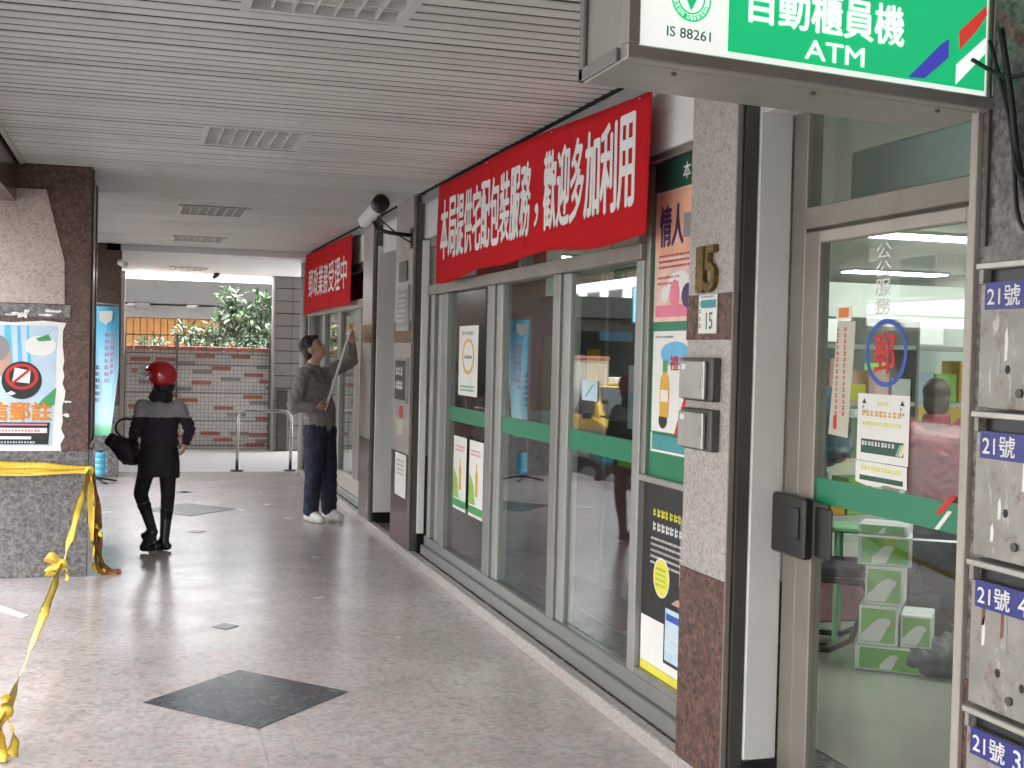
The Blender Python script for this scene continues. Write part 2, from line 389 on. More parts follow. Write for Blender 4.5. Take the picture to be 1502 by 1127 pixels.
def rows(name, c, frame, w_, h_, n, material, parent, fill=.5, depth=.0008, vertical=False, jitter=.25):
    """lines of unreadable small print as rows of little strokes, one mesh"""
    r, u = frame; nn = r.cross(u); c = V(c); mb = MB()
    if vertical: r, u, w_, h_ = u, r, h_, w_
    pitch_ = h_/n; ch = pitch_*fill
    for i in range(n):
        yy = -h_/2+(i+.5)*pitch_; x = -w_/2; end = w_/2*(1-random.random()*jitter)
        while x < end-ch*.4:
            l = ch*random.uniform(.55, .95); hh = ch*random.uniform(.8, 1)
            o = c+r*x+u*(yy-hh/2)
            mb.obox(o, r*l*.32, u*hh, nn*depth); mb.obox(o+r*l*.42+u*hh*.1, r*l*.5, u*hh*.3, nn*depth); mb.obox(o+r*l*.5+u*hh*.58, r*l*.42, u*hh*.3, nn*depth)
            x += ch*1.15
    o = mb.build(name, material, parent); o['kind'] = 'stuff'; return o

ZC = 2.81            # ceiling height
XF = 2.04            # face of the shop columns
XW = 2.16            # shop window plane
XD = 2.25            # recessed door plane

# ================================================================== SETTING
# ---- arcade floor with slate diamonds
fl = structure(B('floor', 'terrazzo', None, -1.35, 2.06, -8, 16.6, -.3, 0))
def diamond(x, y, hx, hy):
    MB().prism([(x-hx, y, .0005), (x, y-hy, .0005), (x+hx, y, .0005), (x, y+hy, .0005)], (0, 0, .0035)).build('inlay', 'inlay_slate', fl)
for k in range(-1, 2):
    y = 5.84+6.9*k
    diamond(.518, y, .46, .5)
    if y < 13: diamond(.518, y+1.52, .075, .085)
    diamond(.535, y-1.54, .075, .085)
diamond(.55, 14.27, .075, .085)
for y0, y1 in ((1.4, 2.6), (2.72, 4.2), (4.4, 5.33)):
    B('joint_strip', 'granite_panel', fl, .516, .520, y0, y1, -.01, .0008)
th = structure(B('threshold', 'granite_grey', None, 2.062, 2.62, -2, 16.38, -.3, .055))
B('nosing', 'granite_pink', th, 2.034, 2.061, -2, 16.38, -.02, .062, .004)
B('nosing_top', 'granite_pink', th, 2.0615, 2.09, -2, 16.38, .0555, .0615)
structure(B('lane_floor', 'lane_floor', None, -1.35, 12, 16.604, 40, -.3, -.008))
# ---- street (seen in the window panes only)
structure(B('street', 'asphalt', None, -14.6, -1.6, -60, 120, -.5, -.30))
structure(B('kerb', 'kerb', None, -1.6, -1.355, -60, 120, -.5, -.02, .015))
structure(B('opposite_pavement', 'kerb', None, -18.6, -14.604, -60, 120, -.5, -.16))
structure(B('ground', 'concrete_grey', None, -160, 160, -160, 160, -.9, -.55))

# ---- slatted ceiling: planks 0.106 m apart across the passage, a near-black backing right above keeps the gaps dark
FIX = [(.335, .93, 3.92, 4.63), (.335, .93, 7.10, 7.78), (.335, .94, 11.2, 11.95), (.36, .95, 14.3, 15.0)]
mb = MB(); mb.box(-.78, .36, -6, 15.88, ZC+.0045, ZC+.07).box(.93, 2.1, -6, 15.88, ZC+.0045, ZC+.07)
ys_ = [-6]+[q for f in FIX for q in (f[2]+.01, f[3]-.01)]+[15.88]
for k in range(0, len(ys_), 2): mb.box(.3605, .9295, ys_[k], ys_[k+1], ZC+.0045, ZC+.07)
mb.box(.3605, .9295, 3.5, 15.5, ZC+.0705, ZC+.09)
ce = structure(mb.build('ceiling', 'ceiling_backing', None))
P = .1065
def slat_mesh(L):
    mb = MB(); h = P*.5-.0145; t = .007
    pts = [(-h, .018), (-h, .004), (-h+.004, 0), (h-.004, 0), (h, .004), (h, .018)]
    mb.prism([(0, a, b) for a, b in pts], (L, 0, 0)); bmesh.ops.recalc_face_normals(mb.bm, faces=mb.bm.faces)
    me = bpy.data.meshes.new('slat'); mb.bm.to_mesh(me); mb.bm.free(); me.materials.append(MATS['slat_white']); return me
SL = {}
def slat(x0, x1, y):
    k = round(x1-x0, 3)
    if k not in SL: SL[k] = slat_mesh(k)
    o = bpy.data.objects.new('slat', SL[k]); COL.objects.link(o); o.parent = ce
    o.location = (x0, y, ZC+random.uniform(-.0012, .0012)); o.rotation_euler[0] = random.uniform(-.012, .012)
y = -2.0
while y < 15.8:
    hit = [f for f in FIX if f[2]-.03 < y < f[3]+.03]
    if hit: slat(-.735, hit[0][0], y); slat(hit[0][1], 2.055, y)
    else: slat(-.735, 2.055, y)
    y += P
B('edge_trim', 'slat_white', ce, -.765, -.737, -2.1, 9.1, ZC-.01, ZC+.034)
for i, (x0, x1, y0, y1) in enumerate(FIX):
    t = thing('ceiling_light', ['unlit louvred ceiling light cut by the top picture edge, nearest of all', 'unlit louvred ceiling light, second nearest, with wide pale frame', 'small dark louvred ceiling light beyond the second, before the far pair', 'narrow dark louvred ceiling light, farthest in the slatted ceiling'][i], 'ceiling light', ((x0+x1)/2, (y0+y1)/2, ZC), 'louvred ceiling lights of the arcade')
    z0 = ZC-.006
    fr = MB(); fw_ = .035
    fr.box(x0, x0+fw_, y0, y1, z0, ZC+.03).box(x1-fw_, x1, y0, y1, z0, ZC+.03).box(x0+fw_, x1-fw_, y0, y0+fw_, z0+.001, ZC+.03).box(x0+fw_, x1-fw_, y1-fw_, y1, z0+.001, ZC+.03)
    fr.build('frame', 'fixture_frame', t)
    B('reflector', 'fixture_frame' if i < 2 else 'louvre', t, x0+.02, x1-.02, y0+.02, y1-.02, ZC+.031, ZC+.0345)
    for k in range(1, 7):
        xx = x0+fw_+(x1-x0-2*fw_)*k/7; B('louvre_blade', 'louvre', t, xx-.004, xx+.004, y0+fw_, y1-fw_, ZC, ZC+.026)
    for k in range(1, 4):
        yy = y0+fw_+(y1-y0-2*fw_)*k/4
        B('louvre_blade', 'louvre', t, x0+fw_, x1-fw_, yy-.003, yy+.003, ZC+.001, ZC+.027)
    for k in range(3):
        yy = y0+(y1-y0)*(k+.5)/3+.03
        MB().tube([(x0+.05, yy, ZC+.024), (x1-.05, yy, ZC+.024)], .007, 8).build('tube', 'tube', t, smooth=True)
# smooth soffit over the lane end of the passage
so = structure(B('lane_soffit', 'white_wall', None, -.35, 2.6, 15.9, 20.35, 2.735, 2.95))
t = thing('ceiling_light', 'dark recessed ceiling light in the smooth soffit near the gate', 'ceiling light', (.7, 18.9, 2.735))
MB().box(.44, .46, 18.6, 19.25, 2.722, 2.734).box(.96, .98, 18.6, 19.25, 2.722, 2.734).box(.46, .96, 18.6, 18.62, 2.7225, 2.734).box(.46, .96, 19.23, 19.25, 2.7225, 2.734).build('frame', 'fixture_frame', t)
B('louvre_panel', 'louvre', t, .46, .96, 18.62, 19.23, 2.728, 2.7345)
for k in range(5): B('louvre_blade', 'dark_frame', t, .53+k*.09, .54+k*.09, 18.62, 19.23, 2.723, 2.7275)

# ---- the arcade building: mass over the passage, outer beam, white wall over the shop windows, back walls
ab = thing('arcade_building', 'arcade building with slatted passage ceiling and shops along the right side', 'building', (4, 6, 0))
B('upper_storeys', 'facade_b', ab, -1.35, 9.6, -20, 20.35, 2.96, 8)
for z in (3.6, 6.0):
    for k in range(8): B('window', 'car_glass', ab, -1.37, -1.345, -17+k*4.6, -14.6+k*4.6, z, z+1.5)
B('outer_beam', 'granite_brown', ab, -1.30, -.785, -20, 20.3, 2.55, 2.955)
B('wall_over_windows', 'white_wall', ab, 2.115, 2.30, -20, 16.38, 2.475, 2.955)
B('ceiling_rail', 'alu_light', ab, 2.09, 2.112, -6, 16.38, 2.74, 2.80)
B('back_wall', 'int_wall', ab, 9.3, 9.5, -20, 20.3, -.2, 2.955)
B('party_wall', 'int_wall', ab, 2.32, 3.2, 9.42, 9.54, .0, 2.955)
B('party_wall', 'int_wall', ab, 2.62, 3.2, 11.3, 11.42, .0, 2.955)
B('party_wall', 'int_wall', ab, 2.95, 3.05, 11.425, 16.29, .0, 2.955)
B('party_wall', 'int_wall', ab, 2.32, 9.3, -2.1, -1.98, .0, 2.955)
B('end_wall', 'grey_tile', ab, 2.14, 9.3, 16.3, 16.42, -.2, 2.955)
B('alcove_back', 'dark_frame', ab, 3.1, 3.2, 9.55, 11.29, .0, 2.955)
B('alcove_head', 'white_wall', ab, 2.14, 3.09, 10.25, 11.25, 2.55, 2.955)
B('light_block_wall', 'granite_brown', ab, -.62, -.42, 16.905, 20.3, -.3, 2.95)  # added wall, keeps side daylight off the lane end
B('side_wall', 'granite_brown', ab, 2.06, 2.3, -20, 2.0, 0, 2.955)
# a column of the arcade behind the viewer, and the two in view
def torn(name, c, w_, h_, parent):
    for k in range(6):
        a = random.uniform(-w_/2, w_/2); l = random.uniform(.03, .12); h = random.uniform(.006, .02)
        zz = random.uniform(-h_/2, h_/2)
        pts = [(a+l*i/5, zz+h*random.uniform(.2, 1)) for i in range(6)]+[(a+l*(5-i)/5, zz-h*random.uniform(.2, 1)) for i in range(6)]
        poly(name, c, FY, pts, 'paper', parent, .0015)
def outer_column(y0, y1, x1, label, grp):
    t = thing('granite_column', label, 'column', (x1-.45, (y0+y1)/2, 0), grp)
    x0 = x1-.95
    B('core', 'granite_brown', t, x0, x1, y0, y1, .868, 2.953)
    B('plinth', 'granite_grey', t, x0-.012, x1+.008, y0-.012, y1+.012, -.29, .866, .006)
    B('corner_trim', 'dark_frame', t, x1+.001, x1+.014, y0+.06, y0+.12, .87, 2.80)
    B('corner_trim', 'dark_frame', t, x1+.001, x1+.010, y1-.5, y1-.46, .87, 2.80)
    return t
outer_column(-4.6, -3.2, -.304, 'granite column of the arcade behind the viewer', 'street columns of the arcade')
c1 = outer_column(9.13, 10.6, -.304, 'brown and grey granite column with a torn poster, wrapped in yellow tape', 'street columns of the arcade')
# pale stone panel set on the brown face, its upper corner cut off
MB().prism([(-1.2, 9.1295, 1.868), (-1.2, 9.1295, 2.635), (-.598, 9.1295, 2.64), (-.473, 9.1295, 2.154), (-.469, 9.1295, 1.868)], (0, -.012, 0)).build('stone_panel', 'granite_panel', c1)
B('cross_band', 'granite_grey', c1, -1.25, -.43, 9.115, 9.129, 1.775, 1.862)
torn('paper_scrap', (-.72, 9.1145, 1.80), .42, .05, c1)
torn('paper_scrap', (-.56, 9.1285, 1.30), .22, .9, c1)
c2 = outer_column(15.9, 16.9, -.19, 'dark brown granite column behind the blue feather banner', 'street columns of the arcade')
# poster on the first column (torn edge, bomb-like ball with a prohibition ring)
yp = 9.126
po = thing('poster', 'torn poster with black ball and red prohibition ring on the granite column', 'poster', (-.75, yp, .86))
edge = []
for k in range(18): edge.append((-.465+random.uniform(-.018, .012), .86+.88*k/17))
MB().prism([(-1.15, yp, .85)]+[(a, yp, b) for a, b in edge]+[(-.6, yp, 1.752), (-.8, yp, 1.735), (-1.15, yp, 1.755)], (0, -.002, 0)).build('paper_sheet', 'paper', po)
MB().prism([(-1.13, yp-.0022, .90), (-.535, yp-.0022, .90), (-.512, yp-.0022, 1.715), (-1.13, yp-.0022, 1.72)], (0, -.0012, 0)).build('print_ground', 'paper_blue', po)
ys = yp-.0036
for a, b, cc in ((-1.02, .09, 'ink_skyblue'), (-.84, .05, 'flag_cyan'), (-.76, .03, 'ink_skyblue'), (-.70, .025, 'flag_cyan')):
    MB().prism([(a, ys, 1.45), (a+b, ys, 1.44), (a+b-.02, ys, 1.715), (a-.01, ys, 1.715)], (0, -.0006, 0)).build('print_stripe', cc, po)
disc('print_figure', (-.88, ys-.0008, 1.50), FY, .075, .13, 'skin', po, .0006); disc('print_figure', (-.9, ys-.0015, 1.56), FY, .085, .09, 'ink_grey', po, .0006)
disc('print_cloud', (-.62, ys-.0008, 1.58), FY, .10, .07, 'paper', po, .0006); poly('print_mark', (-.6, ys-.0015, 1.63), FY, [(-.05, 0), (.03, .03), (.05, -.01), (-.03, -.02)], 'ink_green', po, .0006)
disc('ball', (-.735, ys-.001, 1.345), FY, .128, .128, 'ink_black', po, .0008)
disc('prohibition_ring', (-.735, ys-.002, 1.37), FY, .105, .088, 'ink_red', po, .0006, .78)
poly('print_mark', (-.735, ys-.0028, 1.375), FY, [(-.06, -.04), (.05, -.05), (.055, .035), (-.045, .055)], 'paper', po, .0006)
poly('prohibition_bar', (-.735, ys-.0036, 1.375), FY, [(-.07, -.05), (-.055, -.06), (.07, .05), (.058, .062)], 'ink_red', po, .0006)
poly('print_mark', (-.80, ys-.002, 1.255), FY, [(-.03, 0), (.0, .018), (.03, 0), (0, -.014)], 'paper', po, .0006)
poly('print_field', (-.60, ys-.0006, 1.20), FY, [(-.06, -.06), (.075, -.02), (.085, .10), (-.0, .02)], 'ink_green', po, .0005)
poly('print_ground_dark', (-.83, ys-.0006, .985), FY, [(-.3, -.075), (.27, -.075), (.28, .075), (-.3, .075)], 'ink_black', po, .0005)
text('lettering', '信郵註', (-.745, ys-.0025, 1.135), FY, .40, .125, 'ink_orange', po, .0008, .03)
text('lettering', '信郵註', (-.745, ys-.0035, 1.138), FY, .385, .105, 'ink_gold', po, .0006)
flat('print_bar', (-.80, ys-.0014, 1.045), FY, .46, .012, 'ink_pink', po, .0004)
flat('print_bar', (-.80, ys-.0014, 1.005), FY, .46, .034, 'paper', po, .0004); rows('small_print', (-.80, ys-.0022, 1.005), FY, .44, .03, 1, 'ink_red', po, .6)
flat('print_bar', (-.84, ys-.0014, .955), FY, .34, .02, 'paper', po, .0004); rows('small_print', (-.82, ys-.0022, .925), FY, .36, .026, 1, 'paper', po, .6)

# ---- shop columns on the right
def shop_column(y0, y1, label, zb):
    t = thing('shop_column', label, 'column', (2.2, (y0+y1)/2, 0), 'columns between the shops')
    B('shaft', 'granite_pink', t, XF, 2.30, y0, y1, zb, 2.955)
    B('base_cladding', 'granite_brown', t, XF-.003, 2.302, y0-.003, y1+.003, .0, zb-.002)
    B('band', 'granite_brown', t, XF-.004, 2.11, y0-.004, y1+.004, 1.672, 1.842)
    B('edge_trim', 'bronze_alu', t, XF-.008, XF+.012, y0-.014, y0-.005, .06, 2.80)
    B('edge_trim', 'dark_frame', t, XF+.018, XF+.066, y0-.03, y0-.005, .06, 2.80)
    return t
shop_column(4.09, 4.475, 'pink granite shop column carrying the brass number 15', .80)
shop_column(9.55, 10.24, 'narrow granite shop column with framed plaques and a white notice', .80)
c3 = shop_column(11.26, 11.79, 'dark edged shop column at the near end of the far window', .80)
# white reveal panels with black skirting, facing the viewer
def reveal(x0, x1, y0, z0, z1, zs, label):
    t = thing('reveal_panel', label, 'wall panel', ((x0+x1)/2, y0, .06), 'white reveal panels')
    B('panel', 'panel_white', t, x0, x1, y0, y0+.03, zs, z1, .004)
    B('skirting', 'black_base', t, x0-.002, x1, y0-.008, y0+.03, z0, zs-.001)
reveal(2.108, 2.236, 4.05, .0615, 2.62, .165, 'tall white panel with black skirting beside the glass door')
reveal(2.072, 2.62, 11.225, .0615, 2.545, .145, 'white panel with black skirting in the alcove past the plaque column')
reveal(2.10, 2.155, 9.50, .0615, 2.46, .20, 'slim white panel with black foot at the far end of the middle window')

# ---- lane end: garden wall, gate, tiled pier, what stands behind
gw = thing('garden_wall', 'low wall of small white tiles with scattered red and grey bricks', 'wall', (1, 20.5, 0))
B('tiled_face', 'small_tiles', gw, -3.5, 2.9, 20.42, 20.6, -.01, 1.535)
BR = [(-.08,1.35,0),(-.05,1.17,0),(.05,1.0,1),(-.1,.62,0),(.1,.5,1),(.0,.33,0),(.9,1.42,0),(1.15,1.23,0),(.86,1.17,1),(1.45,1.42,0),(1.66,1.13,0),(1.85,1.26,1),(1.3,1.06,1),(.85,1.0,0),(.55,.9,1),(.65,.72,0),(1.65,.78,0),(1.75,.69,1),(1.9,1.03,0),(2.0,.93,1),(1.2,.6,0),(1.4,.5,1),(1.85,.44,0),(1.0,.2,0),(1.2,.1,0),(1.75,.18,0),(1.45,.2,1),(1.85,.08,1),(1.7,.02,0),(.6,.15,0),(.35,.8,0),(.3,.2,1),(.6,1.3,1),(.3,1.35,0),(2.02,.3,1),(-.6,.9,0),(-.7,.4,1),(2.1,1.3,0)]
for bx, bz, g in BR:
    B('brick', 'brick_grey' if g else 'brick_red', gw, bx, bx+.30, 20.404, 20.43, bz+.01, bz+.068, .004)
for k in range(28):
    B('coping_brick', 'brick_red', gw, -3.5+k*.232, -3.5+k*.232+.224, 20.375, 20.63, 1.54, 1.60+random.uniform(0, .008), .006)
fe = thing('gate', 'dark metal gate of thin rails in front of the tiled garden wall', 'gate', (.95, 20.36, 0))
for z in (1.77, 1.49, 1.32, .88, .44, .05): B('rail', 'fence_metal', fe, -.16, 2.06, 20.335, 20.36, z-.008, z+.008)
for x in (-.155, .62, 2.05): B('post', 'fence_metal', fe, x-.014, x+.014, 20.325, 20.370, .0, 1.80)
for k in range(9): B('bar', 'fence_metal', fe, .12+k*.235, .132+k*.235, 20.342, 20.354, 1.50, 1.765)
tag(B('door_post', 'post_pale', None, -.235, -.165, 20.28, 20.374, -.008, 2.734, .006), 'pale upright post left of the far gate', 'post')
pr_ = thing('tiled_pier', 'grey tiled pier with dark joints right of the far gate', 'pier', (2.3, 20.2, 0))
B('core', 'grout_dark', pr_, 2.09, 2.62, 20.06, 20.35, -.008, 2.734)
for r_ in range(14):
    for k in range(2):
        z0 = .0+r_*.196
        B('tile', 'grey_tile', pr_, 2.094+k*.262, 2.350+k*.262, 20.045, 20.065, z0+.006, min(2.73, z0+.19), .003)
B('corner_strip', 'post_pale', pr_, 2.062, 2.091, 20.05, 20.34, -.006, 2.734)
B('pier_base', 'dark_frame', pr_, 2.14, 2.30, 19.95, 20.04, -.006, .95, .01)
# carport building beyond
cp = thing('carport', 'low grey concrete carport with orange panel behind the garden wall', 'building', (1, 27, 0))
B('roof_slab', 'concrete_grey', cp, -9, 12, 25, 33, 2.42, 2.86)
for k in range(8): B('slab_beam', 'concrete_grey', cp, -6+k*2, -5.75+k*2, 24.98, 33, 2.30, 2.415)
B('lintel', 'concrete_light', cp, -9, 12, 25.6, 25.9, 2.15, 2.39)
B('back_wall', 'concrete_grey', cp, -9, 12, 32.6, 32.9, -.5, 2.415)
for k in range(30): B('orange_panel', 'orange_panel', cp, -2.0+k*.13, -1.88+k*.13, 25.75, 25.80, .2, 2.145, .006)
for x in (-4, 2.8, 7): B('support', 'concrete_light', cp, x, x+.35, 25.62, 25.97, -.55, 2.148)
for k in range(3): MB().prism([(-.2+k*1.1, 25.1, 2.36), (.0+k*1.1, 25.1, 2.36), (.05+k*1.1, 25.05, 2.405), (-.15+k*1.1, 25.05, 2.405)], (0, .3, 0)).build('floodlight', 'concrete_light', cp)

def shrub(name, label, base_, blobs, n, leafL, grp):
    t = thing(name, label, 'shrub', base_, grp); bx, by, bz = base_
    tr = MB(); lf = MB(); lp = MB()
    for (cx, cy, cz, r) in blobs:
        mid = V((bx+(cx-bx)*.4+random.uniform(-.05, .05), by+(cy-by)*.4, bz+(cz-bz)*.5))
        tr.tube([(bx, by, bz), mid, (cx, cy, cz), (cx+random.uniform(-.1, .1), cy, cz+r*.8)], [.03, .022, .014, .004], 7)
        for k in range(6):
            d = V((random.gauss(0, 1), random.gauss(0, 1), random.gauss(.3, .8))).normalized()*r*.9
            tr.tube([(cx, cy, cz), V((cx, cy, cz))+d*.5+V((0, 0, .03)), V((cx, cy, cz))+d], [.009, .006, .003], 5)
    tr.build('trunk', 'bark', t, smooth=True)
    tot = sum(b[3]**2 for b in blobs)
    for (cx, cy, cz, r) in blobs:
        for k in range(int(n*r*r/tot)):
            d = V((random.gauss(0, 1), random.gauss(0, 1), random.gauss(0, 1))).normalized()*r*random.uniform(.35, 1.08)
            d.x *= random.uniform(.8, 1.2); p = V((cx, cy, cz))+d
            dr = (d.normalized()*.6+V((random.gauss(0, .6), random.gauss(0, .6), random.gauss(-.1, .5)))).normalized()
            sd_ = dr.cross(V((random.gauss(0, .3), random.gauss(0, .3), 1))).normalized(); nn = sd_.cross(dr)
            L = leafL*random.uniform(.6, 1.25); W = L*.2
            mb = lp if random.random() < .6 else lf
            pts = [p, p+dr*L*.35+sd_*W+nn*L*.03, p+dr*L*.75+sd_*W*.7, p+dr*L-nn*L*.12, p+dr*L*.75-sd_*W*.7, p+dr*L*.35-sd_*W+nn*L*.03]
            vs = [mb.bm.verts.new(q) for q in pts]; mb.bm.faces.new(vs[:4]); mb.bm.faces.new((vs[0], vs[3], vs[4], vs[5]))
    for mb, mt in ((lf, 'leaf'), (lp, 'leaf_pale')):
        me = bpy.data.meshes.new('foliage'); mb.bm.to_mesh(me); mb.bm.free(); o = mb_link('crown', me, mt, t)
shrub('garden_shrub', 'tall shrub with pale glossy leaves above the tiled wall on the right', (1.75, 21.3, .2), [(1.5, 21.3, 2.35, .24), (1.58, 21.25, 2.08, .3), (2.02, 21.3, 2.32, .24), (2.15, 21.3, 2.05, .32), (1.8, 21.2, 1.82, .34), (1.35, 21.3, 1.85, .28), (2.4, 21.4, 2.1, .3)], 1250, .15, 'shrubs behind the garden wall')
shrub('garden_shrub', 'lower spreading leafy shrub behind the middle of the tiled wall', (.9, 21.1, .2), [(.75, 21.0, 1.78, .2), (1.05, 21.0, 1.72, .22), (1.25, 21.0, 1.68, .2), (.95, 20.95, 1.6, .2)], 480, .12, 'shrubs behind the garden wall')
shrub('garden_shrub', 'small sparse shrub in front of the orange panel', (.3, 21.0, .2), [(.3, 20.95, 1.62, .16), (.1, 20.95, 1.56, .13)], 240, .10, 'shrubs behind the garden wall')

# ================================================================== SHOP FRONTS
def bar(t, name, y0, y1, z0, z1, x0=XW-.03, x1=XW+.04, m='alu', bev=.004): return B(name, m, t, x0, x1, y0, y1, z0, z1, bev)
# ---- middle window (three panes with a green stripe)
w2 = thing('shop_window', 'grey aluminium shop window with three panes and a green stripe, under the long banner', 'shop window', (XW, 7, .06), 'shop windows of the arcade')
bar(w2, 'sill', 4.48, 9.38, .0615, .135, XW-.055, XW+.06)
bar(w2, 'bottom_rail', 4.482, 9.378, .136, .205)
bar(w2, 'stile', 9.20, 9.30, .206, 2.03, m='alu_light'); bar(w2, 'stile', 9.02, 9.12, .206, 2.03, m='alu_light', x0=XW-.015); bar(w2, 'stile', 8.78, 8.93, .206, 2.03, m='alu')
B('stile', 'black_base', w2, XW+.01, XW+.03, 8.9, 9.4, .206, 2.03)
bar(w2, 'mullion', 7.56, 7.715, .206, 2.03); bar(w2, 'mullion', 7.43, 7.558, .206, 2.03, XW-.012, XW+.05, 'alu_light')
bar(w2, 'mullion', 6.29, 6.40, .206, 2.03); bar(w2, 'mullion', 6.17, 6.288, .206, 2.03, XW-.012, XW+.05, 'alu_light')
bar(w2, 'mullion', 5.155, 5.235, .206, 2.03, m='alu_light')
bar(w2, 'head_rail', 5.155, 9.378, 2.031, 2.105, XW-.045, XW+.05, 'bronze_alu')
bar(w2, 'transom_head', 5.155, 9.378, 2.40, 2.474, m='bronze_alu')
bar(w2, 'transom_post', 7.0, 7.06, 2.106, 2.399); bar(w2, 'transom_post', 5.155, 5.215, 2.106, 2.399, m='bronze_alu')
for y0, y1 in ((5.236, 6.169), (6.401, 7.429), (7.716, 8.779)):
    p = B('pane', 'pane', w2, XW+.004, XW+.010, y0, y1, .206, 2.03)
    B('green_stripe', 'green_stripe', p, XW+.001, XW+.0035, y0, y1, 1.122, 1.222)
B('transom_pane', 'pane', w2, XW+.004, XW+.010, 5.216, 6.999, 2.106, 2.399); B('transom_pane', 'pane', w2, XW+.004, XW+.010, 7.061, 9.37, 2.106, 2.399)
# poster case column at the near end of the window
pc = thing('poster_case', 'tall green poster case between the window and the granite column', 'poster case', (XW, 4.82, .06))
bar(pc, 'base_panel', 4.478, 5.154, .2055, .235, m='alu'); B('back_board', 'green_panel', pc, XW+.0, XW+.03, 4.478, 5.11, 1.09, 2.44)
B('back_board', 'alu', pc, XW+.0, XW+.03, 4.478, 5.154, .236, 1.06)
B('header', 'green_dark', pc, XW-.012, XW-.001, 4.48, 5.09, 2.315, 2.435)
text('lettering', '本', (XW-.0125, 4.76, 2.372), FX, .075, .07, 'letter_white', pc, .001)
bar(pc, 'frame_bar', 4.478, 5.154, 1.061, 1.089, m='alu_light'); bar(pc, 'frame_bar', 5.112, 5.1535, 1.09, 2.44, XW-.02, XW+.03, 'alu'); bar(pc, 'frame_bar', 4.478, 5.1535, 2.441, 2.474, m='bronze_alu')
B('white_line', 'paper', pc, XW-.004, XW-.0005, 4.48, 5.085, 1.196, 1.206); B('white_line', 'paper', pc, XW-.004, XW-.0005, 5.075, 5.085, 1.2065, 1.28)
B('inner_panel', 'ink_teal', pc, XW-.003, XW-.0005, 4.48, 5.07, 1.21, 1.27)
def poster(name, label, y0, y1, z0, z1, m, x=XW-.001):
    t = thing(name, label, 'poster', (x, (y0+y1)/2, z0)); flat('paper_sheet', (x, (y0+y1)/2, (z0+z1)/2), FX, y1-y0, z1-z0, m, t, .0015); return t, x-.002
t, x = poster('poster', 'orange and pink advertising poster at the top of the green case', 4.48, 5.09, 1.755, 2.31, 'paper_pink')
flat('print_field', (x+.0004, 4.9, 2.17), FX, .37, .27, 'paper_orange', t, .0004); flat('print_field', (x+.0004, 4.78, 1.80), FX, .58, .05, 'ink_pink', t, .0004)
text('lettering', '情人', (x-.0004, 4.92, 2.16), FX, .24, .17, 'ink_purple', t, .0006, .03); flat('print_bar', (x-.0002, 4.72, 2.15), FX, .16, .10, 'ink_grey', t, .0004)
rows('small_print', (x-.0004, 4.85, 2.01), FX, .38, .07, 3, 'ink_red', t); rows('small_print', (x-.0004, 4.93, 1.93), FX, .25, .05, 2, 'ink_red', t)
disc('print_figure', (x-.0004, 4.83, 1.91), FX, .12, .055, 'paper', t, .0005); disc('print_figure', (x-.001, 4.87, 1.87), FX, .05, .06, 'ink_pink', t, .0005); disc('print_figure', (x-.001, 4.74, 1.86), FX, .06, .05, 'ink_purple', t, .0005); disc('print_figure', (x-.001, 4.97, 1.87), FX, .04, .035, 'paper', t, .0005)
t, x = poster('poster', 'white poster with a bottle and a red figure in the green case', 4.48, 5.085, 1.285, 1.715, 'paper')
disc('print_cloud', (x+.0002, 4.85, 1.62), FX, .15, .05, 'ink_skyblue', t, .0004); rows('small_print', (x, 4.96, 1.69), FX, .2, .022, 1, 'ink_grey', t)
text('lettering', '禮有好', (x-.0006, 4.76, 1.58), FX, .28, .06, 'ink_red', t, .0006, .02)
poly('print_bottle', (x-.0003, 4.95, 1.45), FX, [(-.045, -.1), (.045, -.1), (.05, 0), (.045, .06), (.016, .09), (.018, .14), (-.018, .14), (-.016, .09), (-.045, .06), (-.05, 0)], 'ink_gold', t, .0006)
flat('print_bar', (x-.001, 4.95, 1.565), FX, .045, .05, 'ink_green', t, .0005); flat('print_bar', (x-.001, 4.95, 1.44), FX, .075, .05, 'paper', t, .0005)
disc('print_figure', (x-.0003, 4.96, 1.335), FX, .045, .035, 'ink_black', t, .0005); poly('print_figure', (x-.0003, 4.68, 1.42), FX, [(-.13, -.13), (.14, -.13), (.12, .1), (.03, .08), (-.03, .0)], 'ink_lime', t, .0005)
poly('print_figure', (x-.001, 4.72, 1.40), FX, [(-.12, -.12), (-.05, -.12), (.10, .1), (.06, .13), (-.04, .02)], 'ink_red', t, .0005)
t, x = poster('poster', 'dark poster with yellow title, yellow disc and a tablet picture, low in the case', 4.48, 5.145, .24, 1.055, 'ink_black')
rows('title', (x-.0002, 4.85, .935), FX, .36, .042, 1, 'ink_yellow', t, .9); rows('title', (x-.0002, 4.82, .875), FX, .42, .044, 1, 'paper', t, .9)
rows('small_print', (x-.0002, 4.83, .77), FX, .44, .13, 5, 'paper', t, .45); flat('print_field', (x+.0004, 4.65, .80), FX, .2, .28, 'ink_grey', t, .0003)
flat('print_field', (x+.0002, 4.82, .375), FX, .64, .20, 'paper', t, .0004); flat('print_field', (x+.0002, 4.82, .255), FX, .64, .036, 'ink_yellow', t, .0004)
disc('print_disc', (x-.0004, 4.93, .695-.03), FX, .085, .085, 'paper', t, .0004); disc('print_disc', (x-.0010, 4.93, .665), FX, .078, .078, 'ink_yellow', t, .0005); rows('small_print', (x-.0018, 4.93, .665), FX, .11, .09, 4, 'ink_lime', t, .5)
flat('print_tablet', (x-.0006, 4.72, .44), FX, .34, .25, 'ink_black', t, .0005); flat('print_screen', (x-.0014, 4.72, .44), FX, .31, .22, 'paper_blue', t, .0005)
